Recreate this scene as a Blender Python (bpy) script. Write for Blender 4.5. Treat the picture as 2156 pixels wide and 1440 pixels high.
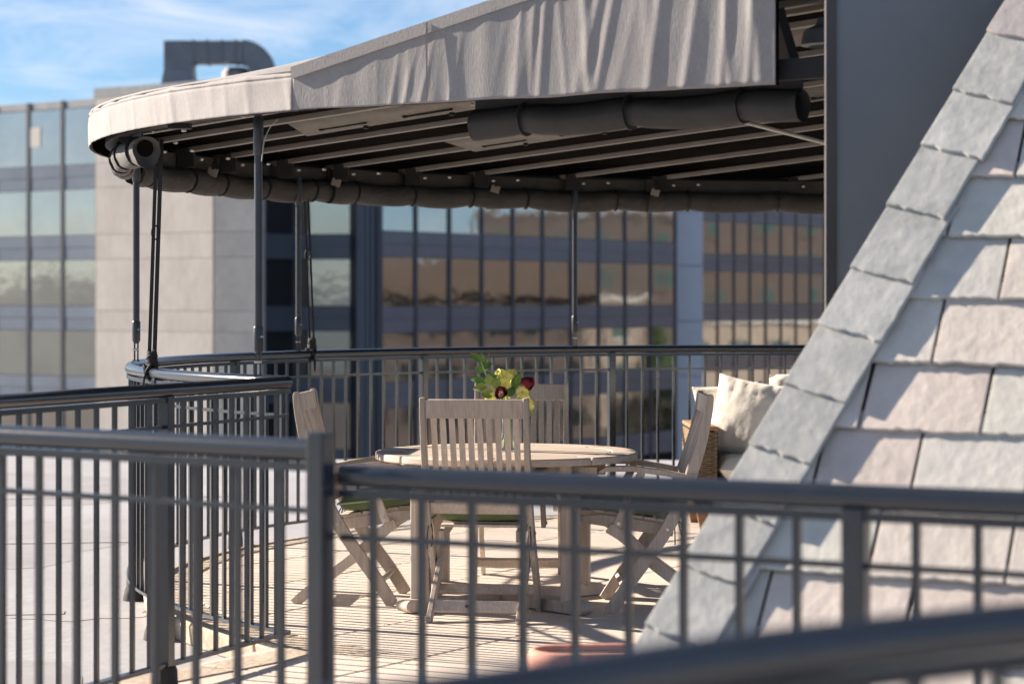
import bpy, math, random
from mathutils import Vector, Matrix, noise
random.seed(7)
R = math.radians
pi = math.pi
for o in list(bpy.data.objects): bpy.data.objects.remove(o)
sc = bpy.context.scene
COL = sc.collection

# ------------------------------------------------------------------ camera, sky, sun, exposure
CAMZ = 1.373
FPX = 5000.0
cam = bpy.data.cameras.new('camera')
cam.sensor_fit = 'HORIZONTAL'; cam.sensor_width = 36.0
cam.lens = 36.0 * FPX / 2156.0
cam.shift_y = -90.0 / 2156.0
cam.clip_start = 0.1; cam.clip_end = 20000
cam.dof.use_dof = True; cam.dof.focus_distance = 10.7; cam.dof.aperture_fstop = 3.5
camo = bpy.data.objects.new('camera', cam); COL.objects.link(camo)
camo.location = (0, 0, CAMZ); camo.rotation_euler = (R(90), 0, 0)
sc.camera = camo

SUN_EL = R(25.0)
SUN_H = Vector((-0.905, 0.425)).normalized()
SUN = Vector((SUN_H.x * math.cos(SUN_EL), SUN_H.y * math.cos(SUN_EL), math.sin(SUN_EL)))
world = bpy.data.worlds.new('World'); sc.world = world; world.use_nodes = True
nt = world.node_tree; nt.nodes.clear()
out = nt.nodes.new('ShaderNodeOutputWorld'); bg = nt.nodes.new('ShaderNodeBackground')
sky = nt.nodes.new('ShaderNodeTexSky'); sky.sky_type = 'NISHITA'; sky.sun_disc = False
sky.sun_elevation = SUN_EL; sky.sun_rotation = math.atan2(SUN_H.x, SUN_H.y)
sky.altitude = 1500; sky.air_density = 1.0; sky.dust_density = 0.6; sky.ozone_density = 5.5
tc = nt.nodes.new('ShaderNodeTexCoord'); mp = nt.nodes.new('ShaderNodeMapping')
mp.inputs['Scale'].default_value = (9, 9, 46); mp.inputs['Rotation'].default_value = (0, R(5), 0); mp.inputs['Location'].default_value = (3.1, 1.0, 7.6)
nz = nt.nodes.new('ShaderNodeTexNoise'); nz.inputs['Scale'].default_value = 1.0; nz.inputs['Detail'].default_value = 9; nz.inputs['Roughness'].default_value = 0.62; nz.inputs['Distortion'].default_value = 0.6
rp = nt.nodes.new('ShaderNodeValToRGB'); rp.color_ramp.elements[0].position = 0.42; rp.color_ramp.elements[1].position = 0.76
rp.color_ramp.elements[1].color = (0.75, 0.75, 0.75, 1)
mx = nt.nodes.new('ShaderNodeMix'); mx.data_type = 'RGBA'
mx.inputs['B'].default_value = (8.6, 8.5, 9.0, 1)
nt.links.new(tc.outputs['Generated'], mp.inputs['Vector']); nt.links.new(mp.outputs['Vector'], nz.inputs['Vector'])
nt.links.new(nz.outputs['Fac'], rp.inputs['Fac']); nt.links.new(rp.outputs['Color'], mx.inputs['Factor'])
nt.links.new(sky.outputs['Color'], mx.inputs['A']); nt.links.new(mx.outputs['Result'], bg.inputs['Color'])
bg.inputs['Strength'].default_value = 0.047
nt.links.new(bg.outputs['Background'], out.inputs['Surface'])

sl = bpy.data.lights.new('sun', 'SUN'); sl.energy = 4.6; sl.angle = R(0.55); sl.color = (1.0, 0.86, 0.72)
so = bpy.data.objects.new('sun', sl); COL.objects.link(so); so.rotation_euler = SUN.to_track_quat('Z', 'Y').to_euler(); so.location = (-30, 15, 30)

sc.view_settings.view_transform = 'Standard'; sc.view_settings.look = 'None'
sc.view_settings.exposure = 1.5; sc.view_settings.gamma = 1.0; sc.view_settings.use_curve_mapping = False
sc.cycles.use_denoising = True
sc.cycles.max_bounces = 7; sc.cycles.diffuse_bounces = 3; sc.cycles.glossy_bounces = 3; sc.cycles.use_adaptive_sampling = True; sc.cycles.adaptive_threshold = 0.02
sc.cycles.sample_clamp_indirect = 6.0

# ------------------------------------------------------------------ materials
MATS = {}
def mat(name, col, rough=0.6, metal=0.0, col2=None, scale=6.0, stretch=(1, 1, 1), bump=0.0, bscale=80.0, bstretch=None,
        spec=0.5, objvar=0.0, rand=None, coat=0.0, detail=5, fine=0.0, transmission=0.0, ior=1.5, lo=0.35, hi=0.65, sheen=0.0):
    m = bpy.data.materials.new(name); m.use_nodes = True
    n = m.node_tree.nodes; l = m.node_tree.links
    b = n['Principled BSDF']
    b.inputs['Roughness'].default_value = rough; b.inputs['Metallic'].default_value = metal
    b.inputs['Specular IOR Level'].default_value = spec
    b.inputs['Coat Weight'].default_value = coat; b.inputs['Coat Roughness'].default_value = 0.15
    b.inputs['Transmission Weight'].default_value = transmission; b.inputs['IOR'].default_value = ior
    b.inputs['Sheen Weight'].default_value = sheen
    t = n.new('ShaderNodeTexCoord'); mpn = n.new('ShaderNodeMapping'); mpn.inputs['Scale'].default_value = stretch
    l.new(t.outputs['Object'], mpn.inputs['Vector'])
    oi = n.new('ShaderNodeObjectInfo')
    addv = n.new('ShaderNodeVectorMath'); addv.operation = 'MULTIPLY_ADD'
    cmb = n.new('ShaderNodeCombineXYZ')
    for k in range(3): l.new(oi.outputs['Random'], cmb.inputs[k])
    addv.inputs[1].default_value = (37.0, 11.0, 23.0)
    l.new(cmb.outputs[0], addv.inputs[0]); l.new(mpn.outputs[0], addv.inputs[2])
    no = n.new('ShaderNodeTexNoise'); no.inputs['Scale'].default_value = scale; no.inputs['Detail'].default_value = detail; no.inputs['Roughness'].default_value = 0.6
    l.new(addv.outputs[0], no.inputs['Vector'])
    r = n.new('ShaderNodeValToRGB')
    r.color_ramp.elements[0].position = lo; r.color_ramp.elements[1].position = hi
    c2 = col2 if col2 else tuple(c * 0.8 for c in col)
    r.color_ramp.elements[0].color = (*c2, 1); r.color_ramp.elements[1].color = (*col, 1)
    l.new(no.outputs['Fac'], r.inputs['Fac'])
    colout = r.outputs['Color']
    if rand:
        rr = n.new('ShaderNodeValToRGB'); rr.color_ramp.interpolation = 'CONSTANT'
        els = rr.color_ramp.elements
        while len(els) < len(rand): els.new(0.5)
        for i, c in enumerate(rand):
            els[i].position = i / len(rand); els[i].color = (*c, 1)
        l.new(oi.outputs['Random'], rr.inputs['Fac'])
        mm = n.new('ShaderNodeMix'); mm.data_type = 'RGBA'; mm.blend_type = 'MULTIPLY'; mm.inputs['Factor'].default_value = 1.0
        l.new(colout, mm.inputs['A']); l.new(rr.outputs['Color'], mm.inputs['B']); colout = mm.outputs['Result']
    if objvar:
        mr = n.new('ShaderNodeMapRange'); mr.inputs['To Min'].default_value = 1 - objvar; mr.inputs['To Max'].default_value = 1 + objvar
        fr = n.new('ShaderNodeMath'); fr.operation = 'FRACT'; ml = n.new('ShaderNodeMath'); ml.operation = 'MULTIPLY'; ml.inputs[1].default_value = 17.3
        l.new(oi.outputs['Random'], ml.inputs[0]); l.new(ml.outputs[0], fr.inputs[0]); l.new(fr.outputs[0], mr.inputs['Value'])
        mm = n.new('ShaderNodeVectorMath'); mm.operation = 'SCALE'
        l.new(colout, mm.inputs[0]); l.new(mr.outputs[0], mm.inputs['Scale']); colout = mm.outputs[0]
    if fine:
        nf = n.new('ShaderNodeTexNoise'); nf.inputs['Scale'].default_value = bscale; nf.inputs['Detail'].default_value = 6
        mf = n.new('ShaderNodeMapping'); mf.inputs['Scale'].default_value = bstretch or (1, 1, 1)
        l.new(addv.outputs[0], mf.inputs['Vector']); l.new(mf.outputs[0], nf.inputs['Vector'])
        mr2 = n.new('ShaderNodeMapRange'); mr2.inputs['From Min'].default_value = 0.3; mr2.inputs['From Max'].default_value = 0.7
        mr2.inputs['To Min'].default_value = 1 - fine; mr2.inputs['To Max'].default_value = 1 + fine
        l.new(nf.outputs['Fac'], mr2.inputs['Value'])
        mm = n.new('ShaderNodeVectorMath'); mm.operation = 'SCALE'
        l.new(colout, mm.inputs[0]); l.new(mr2.outputs[0], mm.inputs['Scale']); colout = mm.outputs[0]
    l.new(colout, b.inputs['Base Color'])
    if bump:
        nb = n.new('ShaderNodeTexNoise'); nb.inputs['Scale'].default_value = bscale; nb.inputs['Detail'].default_value = 6
        mb2 = n.new('ShaderNodeMapping'); mb2.inputs['Scale'].default_value = bstretch or (1, 1, 1)
        l.new(addv.outputs[0], mb2.inputs['Vector']); l.new(mb2.outputs[0], nb.inputs['Vector'])
        bp = n.new('ShaderNodeBump'); bp.inputs['Strength'].default_value = 1.0; bp.inputs['Distance'].default_value = bump
        l.new(nb.outputs['Fac'], bp.inputs['Height']); l.new(bp.outputs['Normal'], b.inputs['Normal'])
    MATS[name] = m
    return m

mat('rail_paint', (0.017, 0.023, 0.032), 0.20, col2=(0.013, 0.018, 0.025), scale=9, bump=0.0003, bscale=160, spec=0.8)
mat('pole_paint', (0.04, 0.046, 0.056), 0.32, col2=(0.032, 0.036, 0.044), scale=7, bump=0.0003, bscale=120)
mat('steel', (0.62, 0.60, 0.56), 0.3, metal=1.0, scale=20)
mat('rubber', (0.015, 0.015, 0.016), 0.7, scale=20, bump=0.004, bscale=30)
mat('strap', (0.018, 0.018, 0.022), 0.75, scale=60, bump=0.001, bscale=300)
mat('canvas', (0.295, 0.283, 0.277), 0.9, col2=(0.265, 0.254, 0.249), scale=5, fine=0.10, bstretch=(1, 1, 0.25), bump=0.0012, bscale=220, sheen=0.15)
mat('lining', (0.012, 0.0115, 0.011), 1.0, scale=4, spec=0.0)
mat('rafter', (0.25, 0.23, 0.205), 0.5, col2=(0.20, 0.185, 0.165), scale=6)
mat('beam_dark', (0.022, 0.022, 0.023), 0.6, scale=6, spec=0.25)
mat('flap', (0.19, 0.175, 0.155), 0.85, scale=10, fine=0.12, bscale=60)
mat('roll_fabric', (0.050, 0.047, 0.043), 0.8, col2=(0.037, 0.035, 0.032), scale=9, bump=0.007, bscale=20, bstretch=(1, 1, 2))
mat('roll_fabric_cool', (0.034, 0.036, 0.040), 0.7, col2=(0.025, 0.0265, 0.03), scale=7, bump=0.003, bscale=18)
mat('roll_fabric_pale', (0.13, 0.13, 0.122), 0.85, col2=(0.095, 0.095, 0.09), scale=9, bump=0.005, bscale=26)
mat('teak', (0.57, 0.495, 0.425), 0.75, col2=(0.455, 0.385, 0.325), scale=9, stretch=(1, 1, 0.35), objvar=0.19, fine=0.14, bscale=120, bstretch=(1, 1, 0.12), bump=0.0008)
mat('teak_fresh', (0.40, 0.215, 0.105), 0.6, col2=(0.31, 0.16, 0.075), scale=9, objvar=0.08, fine=0.12, bscale=90, bstretch=(1, 1, 0.15))
mat('teak_top', (0.58, 0.50, 0.425), 0.7, col2=(0.49, 0.415, 0.345), scale=14, stretch=(0.2, 1, 1), objvar=0.12, fine=0.12, bscale=90, bstretch=(0.1, 1, 1), bump=0.0007)
mat('green_fabric', (0.115, 0.165, 0.06), 0.85, col2=(0.085, 0.13, 0.048), scale=14, fine=0.12, bscale=300, bump=0.002, sheen=0.2)
mat('piping', (0.40, 0.42, 0.28), 0.8)
mat('cream_fabric', (0.86, 0.82, 0.73), 0.85, col2=(0.81, 0.77, 0.68), scale=9, bump=0.0025, bscale=26, sheen=0.2, fine=0.03)
mat('wicker', (0.30, 0.215, 0.12), 0.55, col2=(0.19, 0.13, 0.07), scale=30, fine=0.2, bscale=120)
mat('wicker_dark', (0.05, 0.035, 0.02), 0.8)
mat('paver', (0.69, 0.605, 0.52), 0.85, col2=(0.61, 0.53, 0.45), scale=3.5, objvar=0.05, fine=0.10, bscale=70, bump=0.0016)
mat('mortar', (0.09, 0.075, 0.06), 0.95, scale=30)
mat('kerb_stone', (0.52, 0.44, 0.345), 0.9, col2=(0.40, 0.325, 0.245), scale=7, objvar=0.08, fine=0.16, bscale=40, bump=0.006)
mat('membrane', (0.40, 0.40, 0.41), 0.75, col2=(0.345, 0.343, 0.35), scale=0.9, fine=0.05, bscale=14, bump=0.006)
mat('membrane_lap', (0.41, 0.405, 0.41), 0.8, col2=(0.34, 0.335, 0.335), scale=3, bump=0.004, bscale=20)
mat('membrane_stain', (0.36, 0.357, 0.36), 0.7, col2=(0.31, 0.303, 0.30), scale=2.2, fine=0.05, bscale=14)
mat('tar', (0.06, 0.055, 0.05), 0.8, scale=10, bump=0.01, bscale=20)
SL = [(0.95, 1.00, 0.98), (1.03, 0.97, 0.94), (0.99, 1.0, 0.97), (1.02, 0.97, 0.95), (0.94, 0.98, 0.98), (1.0, 0.98, 0.95)]
mat('slate', (0.62, 0.58, 0.525), 0.6, col2=(0.52, 0.487, 0.445), scale=3.5, stretch=(1, 1, 0.6), rand=SL, objvar=0.06, fine=0.06, bscale=26, bstretch=(1, 1, 0.45), bump=0.0034)
mat('slate_cap', (0.43, 0.44, 0.42), 0.66, col2=(0.33, 0.345, 0.335), scale=7, objvar=0.09, fine=0.07, bscale=24, bstretch=(1, 1, 0.4), bump=0.0032)
mat('slate_cap_mauve', (0.45, 0.41, 0.395), 0.66, col2=(0.38, 0.35, 0.34), scale=5, fine=0.07, bscale=24, bstretch=(1, 1, 0.4), bump=0.0032)
mat('felt', (0.06, 0.06, 0.065), 0.9)
mat('wall_paint', (0.175, 0.205, 0.232), 0.5, col2=(0.15, 0.176, 0.20), scale=1.2, bump=0.002, bscale=4)
mat('wall_trim', (0.062, 0.061, 0.066), 0.6, col2=(0.05, 0.049, 0.054), scale=3)
mat('terracotta', (0.66, 0.33, 0.25), 0.8, col2=(0.58, 0.27, 0.195), scale=6, bump=0.002, bscale=40, fine=0.08)
mat('soil', (0.04, 0.028, 0.02), 0.95, bump=0.02, bscale=30)
mat('concrete', (0.565, 0.53, 0.48), 0.9, col2=(0.475, 0.445, 0.405), scale=0.45, stretch=(1, 1, 0.5), fine=0.07, bscale=3, objvar=0.03)
mat('concrete_grey', (0.54, 0.515, 0.475), 0.9, col2=(0.46, 0.44, 0.405), scale=0.5, fine=0.06, bscale=3)
mat('pier_white', (0.72, 0.74, 0.78), 0.7, col2=(0.66, 0.68, 0.72), scale=0.5, objvar=0.02)
mat('glass', (0.37, 0.405, 0.44), 0.05, metal=1.0, col2=(0.34, 0.375, 0.41), scale=0.4, bump=0.016, bscale=0.45)
mat('glass_left', (0.52, 0.49, 0.46), 0.05, metal=1.0, col2=(0.46, 0.435, 0.41), scale=0.4, bump=0.014, bscale=0.4)
mat('mullion', (0.04, 0.05, 0.066), 0.45, scale=3)
mat('spandrel', (0.155, 0.165, 0.195), 0.35, col2=(0.135, 0.143, 0.17), scale=0.6, objvar=0.06)
mat('spandrel_blue', (0.20, 0.235, 0.285), 0.3, col2=(0.175, 0.205, 0.25), scale=0.6, objvar=0.06)
mat('core_dark', (0.05, 0.052, 0.058), 0.8)
mat('duct', (0.27, 0.28, 0.295), 0.5, metal=0.2, col2=(0.22, 0.23, 0.245), scale=1.2, fine=0.06, bscale=6)
mat('duct_pale', (0.45, 0.45, 0.44), 0.5, metal=0.3, scale=1)
mat('brick', (0.135, 0.105, 0.09), 0.9, col2=(0.105, 0.08, 0.068), scale=1.5, fine=0.12, bscale=12)
mat('brick_red', (0.40, 0.12, 0.07), 0.9, col2=(0.32, 0.095, 0.055), scale=1.5, fine=0.12, bscale=12)
mat('stucco', (0.46, 0.37, 0.29), 0.9, scale=1.5)
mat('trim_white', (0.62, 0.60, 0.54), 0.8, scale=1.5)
mat('roof_green', (0.16, 0.17, 0.12), 0.8, scale=1)
mat('window_teal', (0.06, 0.13, 0.12), 0.2, scale=1)
mat('window_dark', (0.02, 0.025, 0.026), 0.2, scale=1)
mat('roof_brown', (0.12, 0.085, 0.06), 0.8, scale=1)
mat('trim_brown', (0.20, 0.15, 0.11), 0.8, scale=1)
mat('asphalt', (0.055, 0.055, 0.058), 0.9, col2=(0.045, 0.045, 0.047), scale=0.2)
mat('hill', (0.085, 0.13, 0.145), 0.95, col2=(0.065, 0.10, 0.115), scale=0.01)
mat('leaf', (0.14, 0.27, 0.05), 0.45, col2=(0.095, 0.20, 0.04), scale=40, objvar=0.25)
mat('leaf_light', (0.28, 0.36, 0.06), 0.5, col2=(0.22, 0.31, 0.05), scale=40, objvar=0.2)
mat('stem', (0.48, 0.58, 0.16), 0.5, objvar=0.2)
mat('petal_yellow', (0.90, 0.84, 0.24), 0.6, col2=(0.80, 0.76, 0.16), scale=40, objvar=0.1)
mat('petal_centre', (0.75, 0.40, 0.02), 0.7)
mat('rose', (0.24, 0.012, 0.028), 0.55, col2=(0.16, 0.008, 0.02), scale=40)
mat('berry', (0.70, 0.62, 0.36), 0.6)
mat('vase_glass', (0.95, 0.97, 0.96), 0.02, transmission=1.0, ior=1.45)
mat('tree_leaf', (0.055, 0.10, 0.03), 0.7, col2=(0.035, 0.07, 0.02), scale=2)
mat('bark', (0.10, 0.07, 0.05), 0.9)
mat('white_clip', (0.7, 0.68, 0.62), 0.5)
mat('cable', (0.45, 0.44, 0.40), 0.5)
mat('brand', (0.05, 0.04, 0.035), 0.8)

# ------------------------------------------------------------------ mesh helpers
class MB:
    def __init__(s): s.v = []; s.f = []
    def add(s, vs, fs):
        k = len(s.v); s.v += [tuple(p) for p in vs]; s.f += [tuple(i + k for i in q) for q in fs]; return s
    def box(s, c, size, M=None):
        c = Vector(c); hx, hy, hz = size[0] / 2, size[1] / 2, size[2] / 2
        vs = []
        for x, y, z in ((-hx, -hy, -hz), (hx, -hy, -hz), (hx, hy, -hz), (-hx, hy, -hz), (-hx, -hy, hz), (hx, -hy, hz), (hx, hy, hz), (-hx, hy, hz)):
            p = Vector((x, y, z))
            if M is not None: p = M @ p
            vs.append(c + p)
        return s.add(vs, [(0, 3, 2, 1), (4, 5, 6, 7), (0, 1, 5, 4), (1, 2, 6, 5), (2, 3, 7, 6), (3, 0, 4, 7)])
    def bar(s, p0, p1, w, h, up=(0, 0, 1)):
        p0 = Vector(p0); p1 = Vector(p1); t = (p1 - p0).normalized(); up = Vector(up)
        if abs(t.dot(up)) > 0.98: up = Vector((0, 1, 0))
        sd = t.cross(up).normalized(); u = sd.cross(t).normalized()
        vs = []
        for p in (p0, p1):
            for a, b in ((-1, -1), (1, -1), (1, 1), (-1, 1)):
                vs.append(p + sd * (a * w / 2) + u * (b * h / 2))
        return s.add(vs, [(0, 1, 2, 3), (4, 7, 6, 5), (0, 4, 5, 1), (1, 5, 6, 2), (2, 6, 7, 3), (3, 7, 4, 0)])
    def sweep(s, pts, prof, up=(0, 0, 1), cap=True, scales=None):
        pts = [Vector(p) for p in pts]; n = len(pts); m = len(prof); up = Vector(up); vs = []; fs = []
        for i, p in enumerate(pts):
            t = (pts[min(i + 1, n - 1)] - pts[max(i - 1, 0)]).normalized()
            upv = up if abs(t.dot(up)) < 0.97 else Vector((0, 1, 0.01))
            sd = t.cross(upv).normalized(); u = sd.cross(t).normalized()
            k = scales[i] if scales else 1.0
            for a, b in prof: vs.append(p + sd * (a * k) + u * (b * k))
        for i in range(n - 1):
            for j in range(m):
                a = i * m + j; b = i * m + (j + 1) % m
                fs.append((a, b, b + m, a + m))
        if cap:
            fs.append(tuple(range(m - 1, -1, -1))); fs.append(tuple((n - 1) * m + j for j in range(m)))
        return s.add(vs, fs)
    def tube(s, pts, r, n=10, up=(0, 0, 1), cap=True, scales=None):
        return s.sweep(pts, [(r * math.cos(2 * pi * j / n), r * math.sin(2 * pi * j / n)) for j in range(n)], up, cap, scales)
    def lathe(s, prof, n=24, c=(0, 0, 0)):
        c = Vector(c); vs = []; fs = []
        for r_, z in prof:
            for j in range(n):
                a = 2 * pi * j / n; vs.append(c + Vector((r_ * math.cos(a), r_ * math.sin(a), z)))
        for i in range(len(prof) - 1):
            for j in range(n):
                a = i * n + j; b = i * n + (j + 1) % n
                fs.append((a, b, b + n, a + n))
        return s.add(vs, fs)
    def prism(s, poly, z0, z1):
        m = len(poly); vs = [(x, y, z0) for x, y in poly] + [(x, y, z1) for x, y in poly]
        fs = [tuple(range(m - 1, -1, -1)), tuple(range(m, 2 * m))] + [(j, (j + 1) % m, (j + 1) % m + m, j + m) for j in range(m)]
        return s.add(vs, fs)
    def strip(s, pts, widths, y0, y1):
        """curved plank in the XZ plane, from y0 to y1 thick"""
        n = len(pts); L = []; Rr = []
        for i in range(n):
            a = Vector(pts[max(i - 1, 0)]); b = Vector(pts[min(i + 1, n - 1)]); t = (b - a).normalized()
            nn = Vector((-t.y, t.x)); w = widths[i] / 2; p = Vector(pts[i])
            L.append(p + nn * w); Rr.append(p - nn * w)
        vs = []; fs = []
        for i in range(n):
            for q, y in ((L[i], y0), (Rr[i], y0), (Rr[i], y1), (L[i], y1)): vs.append((q.x, y, q.y))
        for i in range(n - 1):
            for j in range(4):
                a = i * 4 + j; b = i * 4 + (j + 1) % 4; fs.append((a, a + 4, b + 4, b))
        fs.append((0, 1, 2, 3)); fs.append((4 * n - 1, 4 * n - 2, 4 * n - 3, 4 * n - 4))
        return s.add(vs, fs)
    def mesh(s, name, m, smooth=True, angle=38, off=None):
        me = bpy.data.meshes.new(name)
        vs = s.v if off is None else [(v[0] - off[0], v[1] - off[1], v[2] - off[2]) for v in s.v]
        me.from_pydata(vs, [], s.f); me.validate(verbose=False); me.update()
        import bmesh
        bm = bmesh.new(); bm.from_mesh(me); bmesh.ops.recalc_face_normals(bm, faces=bm.faces); bm.to_mesh(me); bm.free()
        if smooth:
            me.polygons.foreach_set('use_smooth', [True] * len(me.polygons)); me.set_sharp_from_angle(angle=R(angle))
        me.materials.append(MATS[m]); return me
    def build(s, name, m, parent=None, smooth=True, angle=38, loc=None, world=False, bevel=0.0, seg=2):
        off = parent.location if (world and parent is not None) else None
        me = s.mesh(name, m, smooth, angle, off)
        o = bpy.data.objects.new(name, me); COL.objects.link(o)
        if parent is not None: o.parent = parent
        if loc is not None: o.location = loc
        if bevel:
            b = o.modifiers.new('bevel', 'BEVEL'); b.width = bevel; b.segments = seg; b.limit_method = 'ANGLE'; b.angle_limit = R(40)
        return o

def place(me, name, parent, loc, rotz=0.0, bevel=0.0):
    o = bpy.data.objects.new(name, me); COL.objects.link(o); o.parent = parent; o.location = loc; o.rotation_euler = (0, 0, rotz)
    if bevel:
        b = o.modifiers.new('bevel', 'BEVEL'); b.width = bevel; b.segments = 2
    return o
def tag(o, label, cat, group=None, kind=None):
    o['label'] = label
    if cat: o['category'] = cat
    if group: o['group'] = group
    if kind: o['kind'] = kind
    return o
def thing(name, label, cat, loc=(0, 0, 0), rotz=0.0, group=None):
    o = bpy.data.objects.new(name, None); COL.objects.link(o); o.location = loc; o.rotation_euler = (0, 0, rotz)
    o.empty_display_size = 0.1
    return tag(o, label, cat, group)
def copy_tree(o, parent=None):
    c = o.copy(); COL.objects.link(c); c.parent = parent
    for ch in o.children: copy_tree(ch, c)
    return c
def struct(o): o['kind'] = 'structure'; return o
def clip_half(poly, p, n):
    """keep side where (q-p).n <= 0"""
    outp = []
    m = len(poly)
    for i in range(m):
        a = Vector(poly[i]); b = Vector(poly[(i + 1) % m])
        da = (a - p).dot(n); db = (b - p).dot(n)
        if da <= 0: outp.append(a)
        if (da < 0 < db) or (db < 0 < da):
            outp.append(a + (b - a) * (da / (da - db)))
    return outp
def clip_convex(poly, region):
    m = len(region)
    for i in range(m):
        a = Vector(region[i]); b = Vector(region[(i + 1) % m]); t = b - a
        poly = clip_half(poly, a, Vector((t.y, -t.x)).normalized())
        if len(poly) < 3: return []
    return poly
def inside(p, region):
    m = len(region)
    for i in range(m):
        a = Vector(region[i]); b = Vector(region[(i + 1) % m]); t = b - a
        if (Vector(p) - a).dot(Vector((t.y, -t.x))) > 1e-9: return False
    return True
def area(poly):
    return 0.5 * abs(sum(poly[i][0] * poly[(i + 1) % len(poly)][1] - poly[(i + 1) % len(poly)][0] * poly[i][1] for i in range(len(poly))))
def resample(pts, step):
    pts = [Vector(p) for p in pts]; outp = [pts[0]]; acc = 0.0
    tot = sum((pts[i + 1] - pts[i]).length for i in range(len(pts) - 1))
    n = max(1, round(tot / step)); st = tot / n; target = st; acc = 0
    for i in range(len(pts) - 1):
        a, b = pts[i], pts[i + 1]; L = (b - a).length
        while target <= acc + L + 1e-9 and len(outp) < n:
            outp.append(a + (b - a) * ((target - acc) / L)); target += st
        acc += L
    outp.append(pts[-1]); return outp
def nv(x, y=0.0, z=0.0): return noise.noise(Vector((x, y, z)))

# terrace plan: a round deck; canopy concentric with it, straight front side leaving along U
CX, CY, RR = 1.94, 11.80, 3.79
def ring(deg, r=RR, z=0.0): return Vector((CX + r * math.cos(R(deg)), CY + r * math.sin(R(deg)), z))
U2 = Vector((0.8461, -0.5330)); M2 = Vector((-0.5330, -0.8461))
RC = 3.98; TH_C = 226.0

# ------------------------------------------------------------------ the setting: ground, hills, flat roof, deck
struct(MB().add([(-6000, -3000, -14), (6000, -3000, -14), (6000, 9000, -14), (-6000, 9000, -14)], [(0, 1, 2, 3)]).build('ground', 'asphalt', smooth=False))
hb = MB(); N = 200; rows = 12
for j in range(rows + 1):
    for i in range(N + 1):
        a = R(92 + 238 * i / N); u = j / rows; rad = 260 + 3200 * u ** 1.6
        ridge = math.exp(-((u - 0.86) / 0.10) ** 2) * (38 + 34 * nv(i * 0.11, 3) + 8 * nv(i * 0.33, 8))
        low = 5 * u * (1 + nv(i * 0.2, j * 0.7))
        hb.v.append((rad * math.cos(a), rad * math.sin(a), -13.99 + (0 if j in (0, rows) else ridge + low)))
for j in range(rows):
    for i in range(N):
        a = j * (N + 1) + i; hb.f.append((a, a + 1, a + N + 2, a + N + 1))
struct(hb.build('hills', 'hill'))

roof_poly = [(-14, -4), (6.5, -4), (6.5, 21.6), (-3.0, 21.9), (-4.2, 22.6), (-14, 20.2)]
rf = struct(MB().prism(roof_poly, -1.2, -0.10).build('flat_roof', 'membrane', smooth=False))
for k in range(4):                                               # lapped seams of the roofing sheet
    y0 = 6.4 + k * 3.3
    b = MB(); pts = [Vector((-13.5 + 0.6 * i, y0 + 0.23 * (0.6 * i) * 0.55 + 0.05 * nv(i * 0.4, k), -0.098)) for i in range(20)]
    b.sweep(pts, [(-0.055, -0.001), (0.055, -0.001), (0.05, 0.004), (-0.05, 0.004)])
    b.build('roofing_lap', 'membrane_lap', rf)
def wobble_patch(cx, cy, rx, ry, z, seed):
    poly = []
    for i in range(26):
        a = 2 * pi * i / 26; k = 1 + 0.35 * nv(math.cos(a) * 1.7 + seed, math.sin(a) * 1.7)
        poly.append((cx + rx * k * math.cos(a), cy + ry * k * math.sin(a)))
    return MB().prism(poly, z - 0.002, z)
wobble_patch(-2.06, 11.15, 0.34, 0.26, -0.0975, 1.0).build('patch', 'membrane_lap', rf)
wobble_patch(-3.3, 14.2, 0.9, 1.6, -0.0985, 4.0).build('stain', 'membrane_stain', rf)
wobble_patch(-2.2, 8.9, 0.6, 0.8, -0.0983, 7.0).build('stain', 'membrane_stain', rf)
wobble_patch(-4.2, 18.2, 1.5, 1.9, -0.0981, 9.0).build('stain', 'membrane_stain', rf)

RD = 3.50
deck = struct(MB().prism([tuple(ring(360 * i / 72, 3.60).xy) for i in range(72)], -0.099, -0.03).build('deck', 'mortar', smooth=False))
POLY2 = [(-0.66, 9.40), (-1.62, 8.05), (-1.62, 5.9), (3.2, 5.9), (3.2, 9.40)]
MB().prism(POLY2, -0.098, -0.034).build('deck_base', 'mortar', deck, smooth=False)
CIRC = [tuple(ring(360 * i / 90, RD).xy) for i in range(90)]
PV = 0.64
def in_union(p): return (Vector(p) - Vector((CX, CY))).length < RD or inside(p, POLY2)
for i in range(-11, 11):
    for j in range(-11, 13):
        cells = []
        for a, b in ((0.008, 0.008), (0.992, 0.008), (0.992, 0.992), (0.008, 0.992)):
            q = Vector((CX, CY)) + U2 * ((i + a + 0.22) * PV) + M2 * ((j + b + 0.4) * PV)
            cells.append(q)
        if (cells[1] - cells[0]).cross(cells[2] - cells[0]) < 0: cells.reverse()
        if cells[0].x > 4.2: continue
        ins = [in_union(q) for q in cells]
        if all(ins) or (any(inside(q, POLY2) for q in cells) and any((q - Vector((CX, CY))).length < RD for q in cells)): poly = cells
        elif any(inside(q, POLY2) for q in cells) and not all((q - Vector((CX, CY))).length < RD for q in cells):
            poly = clip_convex(cells, POLY2)
        else: poly = clip_convex(cells, CIRC)
        if len(poly) < 3 or area(poly) < 0.004: continue
        dz = random.uniform(-0.0015, 0.0015)
        c = sum((Vector(q) for q in poly), Vector((0, 0))) / len(poly)
        b = MB().prism([tuple(Vector(q) - c) for q in poly], -0.04, 0)
        o = b.build('paver', 'paver', deck, smooth=False, loc=(c.x, c.y, dz), bevel=0.005)
ang = 58.0
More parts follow.
